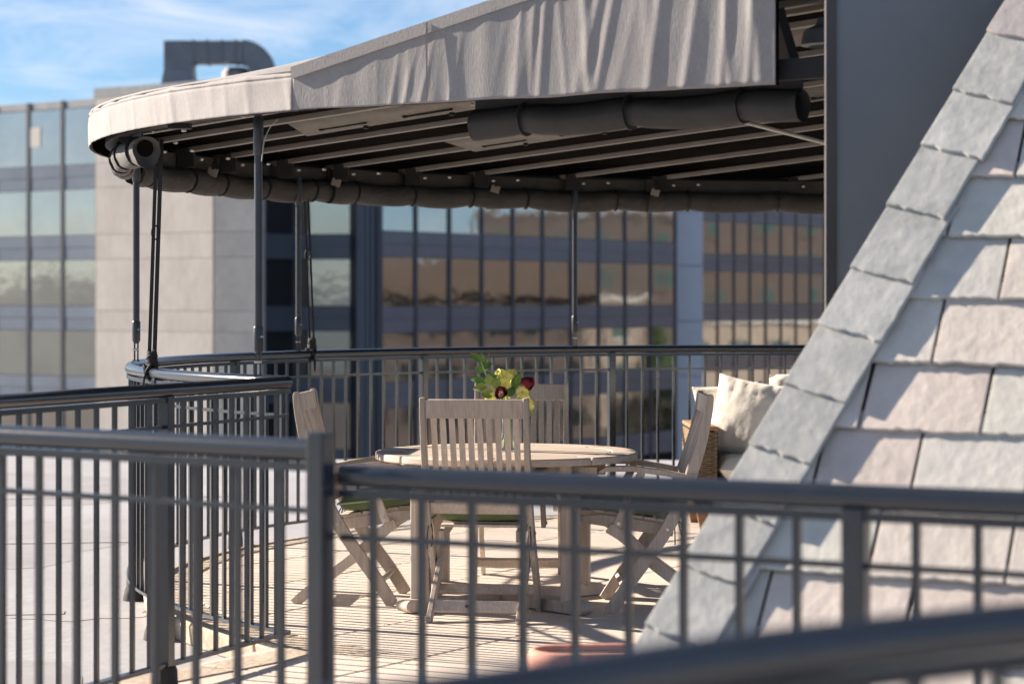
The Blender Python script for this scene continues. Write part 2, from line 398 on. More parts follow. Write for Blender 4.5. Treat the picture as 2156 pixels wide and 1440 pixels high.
while ang < 226:
    span = random.uniform(8.5, 10.5); a1 = min(ang + span, 227); g = 0.09
    b = MB(); n = 6; sec = []
    for k in range(n + 1):
        a = ang + g + (a1 - ang - 2 * g) * k / n
        jt = 0.008 * nv(a * 0.7, 4.2)
        sec.append([ring(a, 3.51, 0.004), ring(a, 3.715 + jt, 0.002), ring(a, 3.73 + jt, -0.015), ring(a, 3.72 + 2 * jt, -0.099), ring(a, 3.51, -0.099)])
    for s_ in sec: b.v += [tuple(p) for p in s_]
    for k in range(n):
        for j in range(5):
            p = k * 5 + j; q = k * 5 + (j + 1) % 5; b.f.append((p, q, q + 5, p + 5))
    b.f.append((0, 1, 2, 3, 4)); b.f.append(tuple(n * 5 + j for j in range(4, -1, -1)))
    b.build('kerb_stone', 'kerb_stone', deck, bevel=0.006); ang = a1
e0, e1 = Vector((-0.70, 9.22)), Vector((-1.64, 7.88))
for k in range(3):
    p0 = e0.lerp(e1, k / 3 + 0.01); p1 = e0.lerp(e1, (k + 1) / 3 - 0.01); nrm = Vector((-(e1 - e0).y, (e1 - e0).x)).normalized() * -1
    b = MB().prism([tuple(p0), tuple(p1), tuple(p1 + nrm * 0.2), tuple(p0 + nrm * 0.2)], -0.1, 0.006)
    b.build('kerb_stone', 'kerb_stone', deck, bevel=0.006)

# ------------------------------------------------------------------ office buildings
LV = [(-8.15, -6.8), (-4.25, -2.9), (-0.35, 1.0), (3.55, 4.9), (7.45, 8.8)]
TOPZ = 12.4
def facade(root, p0, p1, nb, z0, ztop, gmat, smat, mull_w=0.22, mull_d=0.26, back=6.0, name_off=0.0, ends=True):
    """curtain wall from p0 to p1: panes, spandrels and mullions, each its own object"""
    p0 = Vector(p0); p1 = Vector(p1); L = (p1 - p0).length; t = (p1 - p0) / L; n = Vector((t.y, -t.x))
    if n.y > 0: n = -n
    rz = math.atan2(t.y, t.x); o = root.location
    w = L / nb
    def loc(s, dn, z): q = p0 + t * s + n * dn; return (q.x - o.x, q.y - o.y, z - o.z)
    zs = []
    prev = z0
    for a, b in LV:
        if a > ztop: break
        if a > prev: zs.append(('pane', prev, a))
        zs.append(('spandrel', max(a, prev), min(b, ztop))); prev = b
    if prev < ztop - 0.5: zs.append(('pane', prev, ztop - 0.45)); zs.append(('parapet', ztop - 0.45, ztop))
    cache = {}
    for kind, a, b in zs:
        if kind == 'spandrel':
            h = (b - a) / 2
            for q in (0, 1):
                me = MB().box((0, 0, 0), (w - 0.02, 0.08, h - 0.02)).mesh('spandrel', smat if q else 'spandrel_blue' if smat == 'spandrel_blue' else smat, False)
                for i in range(nb): place(me, 'spandrel', root, loc((i + 0.5) * w, 0.0 + 0.012 * q, a + h * (q + 0.5)), rz)
        else:
            me = MB().box((0, 0, 0), (w - 0.04, 0.05, b - a - 0.04)).mesh('pane', gmat if kind == 'pane' else 'duct', False)
            for i in range(nb):
                po = place(me, kind, root, loc((i + 0.5) * w, 0.0, (a + b) / 2), rz + random.uniform(-0.006, 0.006))
                if kind == 'pane': po.rotation_euler[0] = random.uniform(-0.002, 0.002)
    me = MB().box((0, 0, 0), (mull_w, mull_d, ztop - z0)).mesh('mullion', 'mullion', False)
    for i in range(nb + 1): place(me, 'mullion', root, loc(i * w, 0.085 - mull_d / 2, (z0 + ztop) / 2), rz)
    q0, q1 = p0 - n * 0.08, p1 - n * 0.08; q2, q3 = p1 - n * back, p0 - n * back
    MB().prism([tuple(q - Vector((o.x, o.y))) for q in (q0, q1, q2, q3)], z0 - o.z, ztop - 0.06 - o.z).build('inner_wall', 'core_dark', root, smooth=False)

lb = thing('office_building', 'grey concrete and glass office block with a steel duct on its roof', 'building', (-22.7, 130.4, -14))
cL = Vector((-15.5, 125.0)); tL = Vector((-0.8, 0.6)); pL = cL + tL * 9.03
facade(lb, pL, pL + tL * 25.2, 9, -14, TOPZ, 'glass_left', 'spandrel_blue', back=8, mull_w=0.27, mull_d=0.14)
# the concrete core: cast panels with recessed joints
def panel_wall(root, p0, p1, n_x, zs, m, depth=0.5, fwd=0.34):
    p0 = Vector(p0); p1 = Vector(p1); L = (p1 - p0).length; t = (p1 - p0) / L; n = Vector((t.y, -t.x))
    if n.y > 0: n = -n
    rz = math.atan2(t.y, t.x); w = L / n_x; o = root.location
    for a, b in zip(zs[:-1], zs[1:]):
        me = MB().box((0, 0, 0), (w - 0.022, depth, b - a - 0.022)).mesh('concrete_panel', m, False)
        for i in range(n_x):
            q = p0 + t * (i + 0.5) * w - n * (depth / 2 - fwd)
            place(me, 'concrete_panel', root, (q.x - o.x, q.y - o.y, (a + b) / 2 - o.z), rz)
PZ = [-14, -10.3, -6.6, -3.6, -0.35, 0.75, 3.55, 4.9, 7.45, 8.8, 12.35]
panel_wall(lb, cL, pL + tL * -0.15, 2, PZ, 'concrete')
tS = Vector((0.6, 0.8))
tS2 = Vector((0.88, -0.475))
panel_wall(lb, cL + tS2 * 0.02, cL + tS2 * 2.93, 1, PZ, 'concrete_grey')
o_ = lb.location
poly = [cL + Vector((0.03, -0.10)), cL + tS2 * 2.88 + Vector((0, 0.05)), cL + tS * 3.6 + Vector((-.07, .05)), cL + tS * 9, pL + tS * 9, pL + Vector((0.1, 0.10))]
MB().prism([tuple(q - Vector((o_.x, o_.y))) for q in poly], 0, 26.2).build('core', 'concrete_grey', lb, smooth=False)
cap = [cL + Vector((0.1, -0.35)), cL + tS * 6, pL + tS * 6, pL + Vector((-0.2, -0.3))]
MB().prism([tuple(q - Vector((o_.x, o_.y))) for q in cap], 26.36, 26.9).build('parapet_cap', 'duct', lb, smooth=False)
wR = cL + tS * 5.63
MB().prism([tuple(q - Vector((o_.x, o_.y))) for q in (cL + tS * 3.58, wR + Vector((0.15, -.1)), wR + tS * 2, cL + tS * 4 + Vector((-1, 1)))], 0, 25.9).build('recess', 'core_dark', lb, smooth=False)
for a, b in LV:
    MB().prism([tuple(q - Vector((o_.x, o_.y))) for q in (cL + tS * 3.6 + Vector((0.1, -0.14)), wR + Vector((0.25, -.25)), wR + tS * .3, cL + tS * 3.7)], a + 14, b + 14).build('spandrel', 'spandrel_blue', lb, smooth=False)

gb = thing('glass_office', 'dark glass office building with close upright mullions behind the far railing', 'building', (-6.8, 122.0, -14))
A1 = Vector((-6.8, 122.0)); A2 = Vector((10.2, 149.0))
facade(gb, A1, A2, 10, -14, 11.0, 'glass', 'spandrel', back=1.2, mull_w=0.32, mull_d=0.12)
facade(gb, wR + Vector((0.2, -0.05)), Vector((-8.75, 129.1)), 1, -14, 11.0, 'glass_left', 'spandrel_blue', back=3, mull_w=0.12)
MB().prism([tuple(q - Vector((-6.8, 122.0))) for q in (Vector((-7.55, 122.4)), Vector((-7.0, 122.6)), Vector((-8.3, 129.4)), Vector((-8.82, 129.2)))], 0, 25).build('end_wall', 'mullion', gb, smooth=False)
b = MB().lathe([(0.0, 0), (0.62, 0), (0.62, 25), (0.0, 25)], 28, (-0.55, 0.45, 0)); b.build('corner_column', 'mullion', gb)
for a_ in range(-3, 4):
    a = R(-95 + a_ * 24)
    MB().box((-0.55 + 0.63 * math.cos(a), 0.45 + 0.63 * math.sin(a), 12.5), (0.05, 0.05, 24.9)).build('column_fin', 'spandrel_blue', gb, smooth=False)
wg = thing('glass_wing', 'farther glass office wing with narrow window bays behind the sofa', 'building', (15.3, 185.0, -14))
B1 = Vector((14.6, 184.0)); B2 = B1 + Vector((0.57, 0.8217)) * 33.8
facade(wg, B1, B2, 13, -14, 12.0, 'glass', 'spandrel', back=5, mull_w=0.30, mull_d=0.12)
pr = thing('stair_tower', 'pale blue white stair tower between the two glass facades', 'tower', (11.3, 152.6, -14))
for k in range(8):
    MB().box((0, 0, 1.75 + 3.5 * k - 0.02), (1.72, 2.6, 3.44)).build('wall_panel', 'pier_white', pr, smooth=False)
MB().box((0, 0.1, 13.9), (1.6, 2.3, 27.6)).build('inner_wall', 'concrete_grey', pr, smooth=False)

for (bx, bz0, bz1, q0_) in ((3.0, 9.9, 11.0, 5.15),):  # brightness seen in the glass, put in as a pale panel over the pane
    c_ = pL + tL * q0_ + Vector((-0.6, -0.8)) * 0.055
    o2 = MB().box((0, 0, 0), (1.1, 0.03, bz1 - bz0)).build('bright_pane_patch', 'trim_white', lb, smooth=False, loc=(c_.x - lb.location.x, c_.y - lb.location.y, (bz0 + bz1) / 2 + 14)); o2.rotation_euler = (0, 0, math.atan2(tL.y, tL.x))
# rooftop duct
du = thing('rooftop_duct', 'grey rooftop ventilation duct with a square riser and a bent end', 'duct', (-17.9, 128.0, 12.9))
MB().box((0, 0, 1.55), (1.55, 1.5, 1.55)).build('riser', 'duct', du, smooth=False, bevel=0.03)
b = MB(); vs = []
for z, wx, wy in ((-0.05, 1.8, 1.7), (0.4, 1.65, 1.6), (0.78, 1.5, 1.45)):
    for sx, sy in ((-1, -1), (1, -1), (1, 1), (-1, 1)): vs.append((sx * wx / 2, sy * wy / 2, z))
fs = [(k * 4 + j, k * 4 + (j + 1) % 4, k * 4 + 4 + (j + 1) % 4, k * 4 + 4 + j) for k in range(2) for j in range(4)] + [(3, 2, 1, 0), (8, 9, 10, 11)]
b.add(vs, fs).build('riser_foot', 'duct', du, smooth=False)
MB().box((2.1, -0.1, 1.72), (2.7, 1.35, 1.18)).build('run', 'duct', du, smooth=False, bevel=0.02)
for x in (0.82, 1.55, 2.35, 3.1):
    MB().box((x, -0.1, 1.72), (0.09, 1.48, 1.3)).build('flange', 'duct', du, smooth=False)
b = MB(); pts = []
for k in range(9):
    a = R(90 - 90 * k / 8); pts.append((3.4 + 1.1 * math.cos(a), -0.1, 0.62 + 1.1 * math.sin(a)))
b.sweep(pts, [(-0.66, -0.58), (0.66, -0.58), (0.66, 0.58), (-0.66, 0.58)], up=(0, 1, 0)); b.build('elbow', 'duct', du)
MB().box((4.5, -0.1, 0.25), (1.3, 1.5, 0.7)).build('collar', 'duct', du, smooth=False)
MB().lathe([(0, -0.1), (0.85, -0.1), (0.85, 0.75), (0.6, 1.0), (0, 1.05)], 20, (3.0, 0.9, 0)).build('drum', 'duct_pale', du)

# ------------------------------------------------------------------ buildings and trees that show only mirrored in the glass
def block(name, label, c, rz, w, dp, h, m, rows_, cols_, wm='window_teal', sill='trim_white', roofm='roof_green', win=(1.2, 1.6)):
    t = thing(name, label, 'building', (c[0], c[1], -14), rz)
    MB().box((0, dp / 2, h / 2), (w, dp, h)).build('wall', m, t, smooth=False)
    MB().box((0, dp / 2, h + 0.2), (w + 0.7, dp + 0.7, 0.45)).build('cornice', sill, t, smooth=False)
    mw = MB().box((0, 0, 0), (win[0], 0.12, win[1])).mesh('window', wm, False); ms = MB().box((0, 0, 0), (win[0] + 0.4, 0.3, 0.25)).mesh('sill', sill, False)
    for i in range(cols_):
        for j in range(rows_):
            x = -w / 2 + (i + 0.5) * w / cols_; z = h - 2.2 - j * 3.6
            if z < 1: continue
            wo = place(mw, 'window', t, (x, -0.02, z)); so_ = place(ms, 'sill', wo, (0, -0.05, -win[1] / 2 - 0.12))
    return t
# facing about (-0.9,-0.43): local -Y must map there
RZB = math.atan2(-0.43, -0.9) + pi / 2
block('brick_building', 'brown brick building mirrored in the glass right of the middle pole', (70, 181), RZB, 34, 14, 23, 'brick', 5, 7, sill='trim_brown')
lo_ = block('low_building', 'long low brown building mirrored in the lower office glass', (55.5, 150), RZB + 0.05, 30, 10, 15.4, 'brick', 3, 9, win=(2.1, 1.5), wm='window_dark', sill='trim_brown')
MB().add([(-15.4, -0.9, 15.6), (15.4, -0.9, 15.6), (15.4, 10.4, 15.6), (-15.4, 10.4, 15.6), (-9, 4.6, 19.0), (9, 4.6, 19.0)], [(0, 1, 5, 4), (1, 2, 5), (2, 3, 4, 5), (3, 0, 4), (3, 2, 1, 0)]).build('roof', 'roof_brown', lo_, smooth=False)
block('red_house', 'red brick house with white cornice mirrored near the corner column', (62.0, 139.0), RZB - 0.1, 9, 8, 21.2, 'brick_red', 3, 3)
block('stucco_house', 'tan stucco house mirrored as warm patches in the office glass', (52.5, 164.5), RZB + 0.1, 7.5, 6, 15.2, 'stucco', 2, 3)
block('tall_building', 'tall brown brick building mirrored with green windows in the wing glass', (68, 216), RZB, 36, 12, 25, 'brick', 5, 7, sill='trim_brown')
block('stucco_shed', 'low tan building mirrored along the foot of the wing glass', (59, 207.0), RZB, 22, 6, 13.0, 'stucco', 1, 6, win=(1.6, 1.0))
def far_tree(label, c, h, w, seed):
    t = thing('tree', label, 'tree', (c[0], c[1], -14), 0, 'trees mirrored in the glass')
    rnd = random.Random(seed)
    MB().tube([(0, 0, 0), (0.1, 0, h * 0.4), (0, 0.1, h * 0.8)], 0.35, 8, scales=[1, 0.7, 0.3]).build('trunk', 'bark', t)
    b = MB()
    for k in range(900):
        u = rnd.random(); a = rnd.uniform(0, 2 * pi); z = h * (0.3 + 0.7 * u); rad = w * (1 - u) ** 0.7 * (0.5 + 0.5 * rnd.random()) * (0.7 + 0.5 * abs(math.sin(a * 2.5 + seed + u * 9)))
        c_ = Vector((rad * math.cos(a), rad * math.sin(a), z)); s_ = rnd.uniform(0.25, 0.55)
        d1 = Vector((rnd.gauss(0, 1), rnd.gauss(0, 1), rnd.gauss(0, 1))).normalized() * s_; d2 = d1.orthogonal().normalized() * s_ * 0.6
        b.add([c_ - d1, c_ + d2, c_ + d1, c_ - d2], [(0, 1, 2, 3)])
    b.build('crown', 'tree_leaf', t, smooth=False)
far_tree('pointed green tree mirrored high in the office glass', (61, 157), 19.5, 2.8, 2)
far_tree('leafy tree mirrored beside the pale stair tower', (51, 170), 13.5, 3.4, 5)
far_tree('small round tree mirrored low in the wing glass', (54, 179), 12.0, 3.0, 9)

# ------------------------------------------------------------------ railings
def railing(name, label, path, zc, zf, post_s, spacing=0.108, group='metal railings', tube_r=0.0245, start_post=None, boots=True, bot=0.075, base_z=None):
    path = [Vector((p[0], p[1], 0)) for p in path]
    L = [0.0]
    for i in range(len(path) - 1): L.append(L[-1] + (path[i + 1] - path[i]).length)
    tot = L[-1]
    def at(s):
        s = max(0, min(tot, s))
        for i in range(len(L) - 1):
            if s <= L[i + 1] + 1e-9:
                k = (s - L[i]) / max(1e-9, L[i + 1] - L[i]); p = path[i].lerp(path[i + 1], k); t = (path[i + 1] - path[i]).normalized(); return p, t
        return path[-1], (path[-1] - path[-2]).normalized()
    base = path[0]; root = thing(name, label, 'railing', (base.x, base.y, zf), 0, group)
    P = lambda z: [Vector((p.x - base.x, p.y - base.y, z - zf)) for p in path]
    MB().tube(P(zc), tube_r, 16).build('handrail', 'rail_paint', root)
    MB().sweep(P(zc - 0.036), [(-0.016, -0.009), (0.016, -0.009), (0.016, 0.009), (-0.016, 0.009)]).build('channel', 'rail_paint', root, angle=30)
    MB().sweep(P(zc - 0.130), [(-0.008, -0.006), (0.008, -0.006), (0.008, 0.006), (-0.008, 0.006)]).build('mid_rail', 'rail_paint', root, angle=30)
    MB().sweep(P(zf + bot), [(-0.016, -0.007), (0.016, -0.007), (0.016, 0.007), (-0.016, 0.007)]).build('bottom_rail', 'rail_paint', root, angle=30)
    hb_ = (zc - 0.044) - (zf + bot)
    mb = MB().box((0, 0, hb_ / 2), (0.0145, 0.0145, hb_)).mesh('baluster', 'rail_paint', False)
    hz = zc - 0.02 - (zf - 0.0 if base_z is None else base_z)
    mp_ = MB().box((0, 0, hz / 2), (0.045, 0.045, hz)).mesh('post', 'rail_paint', False)
    boot = MB().lathe([(0.0, 0.0), (0.062, 0.0), (0.058, 0.03), (0.045, 0.07), (0.040, 0.16), (0.036, 0.17), (0, 0.17)], 10).mesh('boot', 'rubber')
    edges = [0.0] + sorted(post_s) + [tot]
    for s in post_s:
        p, t = at(s); z0 = (0 if base_z is None else base_z - zf)
        po = place(mp_, 'post', root, (p.x - base.x, p.y - base.y, z0), math.atan2(t.y, t.x), bevel=0.003)
        if boots: place(boot, 'boot', po, (0, 0, 0))
    for a, b in zip(edges[:-1], edges[1:]):
        n = round((b - a) / spacing)
        if n < 1: continue
        st = (b - a) / n if (a in post_s and b in post_s) else spacing
        ss = [a + st * (k + 1) for k in range(n)] if a in post_s else [b - st * (k + 1) for k in range(n)]
        for s in ss:
            if s < a + 0.03 and a > 0 or s > b - 0.03 or s < 0.01: continue
            p, t = at(s); place(mb, 'baluster', root, (p.x - base.x, p.y - base.y, bot), math.atan2(t.y, t.x))
    return root, at
# the round terrace: from the free end below the canopy corner, round the left, along the back
ZRAIL = 1.05
TE = 222.0
th = [TE - k * 1.5 for k in range(0, int((TE - 60) / 1.5) + 1)]
arc = [ring(t) for t in th]
def s_of(deg): return R(TE - deg) * RR
# posts read at 1.39 m: x=1293 in the photo lies at 110 deg, x=897 at 131
posts = sorted(s_of(a) for a in (68.0, 89.0, 110.0, 131.0, 157.0, 182.5, 203.5))
posts = [s for s in posts if 0.25 < s < s_of(62)]
rg, ring_at = railing('curved_railing', 'curved dark metal railing round the terrace behind the dining set', arc, ZRAIL, 0.0, posts, base_z=-0.10)
EB = ring(TE).xy; DB = (Vector((-1.62, 7.51)) - EB).normalized()
railing('straight_railing', 'straight dark railing running from the curved rail towards the camera at left', [EB, EB + DB * 0.6, EB + DB * 1.2, EB + DB * 2.6], ZRAIL, 0.0, [0.90, 2.25], spacing=0.116, base_z=-0.10)
P1 = Vector((-0.392, 5.06)); 
railing('near_railing', 'blurred charcoal railing in front at left with its end post', [P1, P1.lerp(Vector((-1.215, 5.64)), 0.5), Vector((-1.215, 5.64)), Vector((-1.215, 5.64)) + Vector((-0.82, 0.58))], ZRAIL, 0.0, [1.62], spacing=0.124, base_z=-0.10)
q0 = P1 + Vector((0.03, -0.012)); q1 = Vector((0.93, 4.36)); dq = (q1 - q0).normalized()
sp = (Vector((0.652, 4.506)) - q0).length
railing('low_railing', 'blurred charcoal railing across the front of the slate roof', [q0, q0.lerp(q1, 0.5), q1, q1 + dq * 0.6], 0.998, -0.05, [sp], spacing=0.119, base_z=-0.10)
r3 = [(-0.62, 1.55), (-0.32, 1.83), (-0.012, 2.09), (0.2425, 2.32), (0.547, 2.535), (0.80, 2.66), (1.1, 2.76)]
def catmull(P, n=8):
    P = [Vector(p) for p in P]; o = []
    for i in range(len(P) - 1):
        a, b, c, d = P[max(i - 1, 0)], P[i], P[i + 1], P[min(i + 2, len(P) - 1)]
        for k in range(n):
            t = k / n; o.append(0.5 * ((2 * b) + (c - a) * t + (2 * a - 5 * b + 4 * c - d) * t * t + (3 * b - a - 3 * c + d) * t ** 3))
    o.append(P[-1]); return o
railing('corner_railing', 'very blurred handrail across the bottom right corner', catmull(r3), 1.026, -0.04, [0.3], spacing=0.119, base_z=-0.10)

# a taller end cap for the near railing post
npo = thing('newel_post', 'square charcoal newel post between the two front railings', 'post', (-0.4035, P1.y - 0.05, -0.10), math.atan2(0.58, -0.82))
MB().box((0, 0, 0.595), (0.045, 0.045, 1.185)).build('shaft', 'rail_paint', npo, smooth=False, bevel=0.004)
MB().box((0, 0, 1.190), (0.048, 0.048, 0.007)).build('cap', 'rail_paint', npo, smooth=False, bevel=0.003)

# ------------------------------------------------------------------ canopy
ZB = CAMZ + 0.71
CORN = ring(TH_C, RC)
WC = (CORN.xy - Vector((CX, CY))).dot(M2)
def cano(w, L):
    q = Vector((CX, CY)) + M2 * w + U2 * (L - math.sqrt(max(0, RC * RC - w * w))); return q
def memz(p, L): return ZB + 0.152 + 0.0865 * L + 0.13 * max(0.0, (p - CORN.xy).dot(U2))
cn = thing('canopy', 'taupe canvas awning on poles over the round terrace', 'canopy', (CORN.x, CORN.y, 0))
# roof sheet
b = MB(); NW, NL = 40, 26; WMIN = -RC + 0.02
for i in range(NW + 1):
    w = WMIN + (WC - WMIN) * i / NW
    w0 = cano(w, 0); Lm = max(0.3, min(6.5, (4.6 - w0.x) / U2.x, (w0.y - 7.86) / 0.533))
    for j in range(NL + 1):
        L = Lm * j / NL; p = cano(w, L); b.v.append((p.x, p.y, memz(p, L)))
for i in range(NW):
    for j in range(NL):
        a = i * (NL + 1) + j; b.f.append((a, a + 1, a + NL + 2, a + NL + 1))
ob = b.build('roof_sheet', 'canvas', cn, world=True); ob.modifiers.new('thick', 'SOLIDIFY').thickness = 0.01
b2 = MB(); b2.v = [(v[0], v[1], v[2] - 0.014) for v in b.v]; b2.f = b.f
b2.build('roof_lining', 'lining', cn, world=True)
# curved valance
def sheet(fn, ns, nr): 
    b = MB()
    for i in range(ns + 1):
        for j in range(nr + 1): b.v.append(tuple(fn(i / ns, j / nr)))
    for i in range(ns):
        for j in range(nr):
            a = i * (nr + 1) + j; b.f.append((a, a + 1, a + nr + 2, a + nr + 1))
    return b
VH = 0.152
def vc(u, v, inset=0.0):
    th_ = 60 + (TH_C - 60) * u
    s = th_ * 0.07
    wr = 0.006 * nv(s * 7.0, v * 0.9, 1.0) + 0.007 * max(0, nv(s * 19.0 + v * 0.8, v * 0.35, 5.0)) * (0.5 + 0.5 * (1 - v))
    lip = 0.02 * max(0, v - 0.9) * 10 * (-1)
    hem = 0.004 if 0.80 < v < 0.84 else 0.0
    return ring(th_, RC + wr + lip - inset - hem, ZB + VH * v)
sheet(vc, 900, 22).build('valance', 'canvas', cn, world=True).modifiers.new('thick', 'SOLIDIFY').thickness = 0.004
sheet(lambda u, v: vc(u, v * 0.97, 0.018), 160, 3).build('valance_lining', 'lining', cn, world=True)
# straight front valance, hanging in folds
LS = 2.005
folds = []
rf_ = random.Random(5)
for k in range(30):
    u = rf_.random() ** 0.6
    folds.append((u * LS, rf_.uniform(0.011, 0.024) * (0.8 + 0.5 * u), rf_.uniform(0.003, 0.009) * (0.5 + 0.9 * u), rf_.uniform(-0.10, 0.03), rf_.choice((0, 1, 2, 2))))
folds += [(1.92, 0.026, 0.018, 0.02, 1), (0.50, 0.014, 0.010, -0.06, 2), (0.585, 0.015, 0.011, -0.09, 2), (0.66, 0.015, 0.011, -0.09, 2), (0.78, 0.016, 0.009, -0.07, 2), (1.12, 0.018, 0.012, -0.03, 1), (1.27, 0.02, 0.014, 0.02, 1), (1.42, 0.02, 0.011, -0.08, 1), (1.60, 0.024, 0.014, -0.05, 1), (1.75, 0.022, 0.012, -0.06, 1), (1.02, 0.014, 0.009, -0.03, 0), (1.08, 0.014, 0.009, -0.03, 0), (1.36, 0.018, 0.012, -0.08, 0)]
UM = Vector((U2.x, U2.y, 0)); MM_ = Vector((M2.x, M2.y, 0))
def vs_(u, v, inset=0.0):
    s = u * LS; p = CORN + UM * s
    H = VH + (0.0865 + 0.13) * s
    d = 0.0
    for (fs0, wd, am, lean, kind) in folds:
        x = s - fs0 - lean * (1 - v) * (0.6 + s * 0.5)
        g = math.exp(-(x / wd) ** 2)
        env = 1.0 if kind == 1 else ((1 - v) ** 0.8 if kind == 2 else v ** 0.6)
        d += 0.38 * (0.6 + 0.35 * min(1, s / 1.3)) * am * g * env
    d += 0.007 * nv(s * 2.3, v * 0.5, 2.0) + 0.003 * nv(s * 11, v * 0.7, 7.0)
    d *= min(1, u * 14 + 0.05) * (1 - max(0, v - 0.86) / 0.14)
    if inset: d = min(d, 0) - inset
    return p + MM_ * d + Vector((0, 0, ZB + H * v + 0.006 * nv(s * 4, 0, 3) * (1 - v)))
sheet(vs_, 420, 30).build('valance', 'canvas', cn, world=True).modifiers.new('thick', 'SOLIDIFY').thickness = 0.004
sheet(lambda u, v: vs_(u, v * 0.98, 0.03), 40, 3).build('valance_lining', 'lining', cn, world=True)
b = MB(); b.sweep([CORN + UM * (LS * k / 30) + MM_ * 0.006 + Vector((0, 0, ZB + VH - 0.012 + (0.2165) * LS * k / 30)) for k in range(31)], [(-0.012, -0.022), (0.004, -0.022), (0.004, 0.022), (-0.012, 0.022)])
b.build('edge_binding', 'canvas', cn, world=True)
b = MB(); b.sweep([CORN + UM * 0.62 + MM_ * 0.016 + Vector((0, 0, ZB + 0.01 + 0.28 * k / 8)) for k in range(9)], [(-0.003, -0.003), (0.003, -0.003), (0.003, 0.003), (-0.003, 0.003)])
b.build('seam', 'canvas', cn, world=True)
# perimeter beam, rafters
b = MB(); b.sweep([ring(60 + 166 * k / 110, RC - 0.10, ZB + 0.045) for k in range(111)], [(-0.025, -0.035), (0.025, -0.035), (0.025, 0.035), (-0.025, 0.035)])
b.build('perimeter_beam', 'beam_dark', cn, world=True, angle=30)
b = MB(); b.sweep([CORN - MM_ * 0.08 + UM * (2.4 * k / 12) + Vector((0, 0, ZB + 0.055)) for k in range(13)], [(-0.025, -0.035), (0.025, -0.035), (0.025, 0.035), (-0.025, 0.035)])
b.build('perimeter_beam', 'beam_dark', cn, world=True, angle=30)
RW = 0.60
k = 0; w = WC - 0.42; rafters = []
while w > -RC + 0.25:
    w0 = cano(w, 0); Lm = min((4.3 - w0.x) / U2.x, (w0.y - 7.90) / 0.533)
    if Lm > 0.5:
        a = cano(w, 0.10); c = cano(w, min(Lm, 6.0))
        La, Lc = 0.10, min(Lm, 6.0)
        pa = Vector((a.x, a.y, ZB + 0.062 + 0.0865 * La)); pc = Vector((c.x, c.y, ZB + 0.062 + 0.0865 * Lc))
        MB().bar(pa, pc, 0.038, 0.028).build('rafter', 'rafter', cn, world=True, smooth=False, bevel=0.004)
        rafters.append((w, pa, pc, Lc))
        for LL in (0.22,):
            cc = cano(w, LL)
            MB().box((cc.x, cc.y, ZB + 0.04), (0.09, 0.07, 0.10)).build('bracket', 'beam_dark', cn, world=True, smooth=False)
    w -= RW if k % 2 else RW * 0.86; k += 1
# laced fabric flaps slung beside two rafters
for (wi, l0, l1) in ((3, 1.1, 3.0), (6, 1.3, 3.9), (2, 3.2, 4.4)):
    if wi >= len(rafters): continue
    w = rafters[wi][0]
    a = cano(w - 0.03, l0); c = cano(w - 0.03, l1); a2 = cano(w - 0.27, l0 + 0.05); c2 = cano(w - 0.27, l1 - 0.05)
    z = lambda L: ZB + 0.052 + 0.0865 * L
    fl = MB().add([(a.x, a.y, z(l0)), (c.x, c.y, z(l1)), (c2.x, c2.y, z(l1) - 0.045), (a2.x, a2.y, z(l0) - 0.045)], [(0, 1, 2, 3)]).build('fabric_flap', 'flap', cn, world=True)
    fl.modifiers.new('thick', 'SOLIDIFY').thickness = 0.004
    n = int((l1 - l0) / 0.5)
    for q in range(n):
        s0 = l0 + 0.16 + q * 0.5; e_ = cano(w - 0.2, s0); f_ = cano(w - 0.2, s0 + 0.27)
        lace = MB().bar((e_.x, e_.y, z(s0) - 0.04), (f_.x, f_.y, z(s0 + 0.27) - 0.04), 0.012, 0.008)
        for g_ in (e_, f_): lace.lathe([(0, -0.012), (0.014, -0.008), (0.014, 0.006), (0, 0.008)], 8, (g_.x, g_.y, z(s0) - 0.036))
        lace.build('lacing', 'beam_dark', cn, world=True)
# bolts and small clips showing under the rafters
for i, (w, pa, pc, Lc) in enumerate(rafters):
    for LL in (0.34, 0.52):
        if LL < Lc:
            q = cano(w + 0.03, LL); MB().lathe([(0, -0.01), (0.011, -0.008), (0.013, 0.0), (0, 0.006)], 8, (q.x, q.y, ZB + 0.03)).build('bolt', 'steel', cn, world=True)
if len(rafters) > 4:
    for (w_, l_) in ((rafters[3][0] + 0.2, 2.2),):
        q = cano(w_, l_); MB().bar((q.x, q.y, ZB + 0.17), (q.x + 0.01, q.y, ZB + 0.23), 0.014, 0.014).bar((q.x - 0.01, q.y, ZB + 0.17), (q.x + 0.025, q.y, ZB + 0.165), 0.014, 0.012).build('clip', 'white_clip', cn, world=True, smooth=False)
# tie rod and brace by the wall
def PX(px, py, d): return Vector(((px - 1078) * d / FPX, d, CAMZ - (py - 630) * d / FPX))
MB().tube([PX(1545, 252, 9.6), PX(1780, 312, 9.0)], 0.009, 8).build('tie_rod', 'cable', cn, world=True)
MB().bar(PX(1640, 20, 8.05), PX(1682, 160, 8.05), 0.05, 0.03).build('brace', 'beam_dark', cn, world=True, smooth=False)
MB().bar(PX(1626, 40, 8.2), PX(1660, 165, 8.2), 0.035, 0.03).build('brace', 'rafter', cn, world=True, smooth=False)

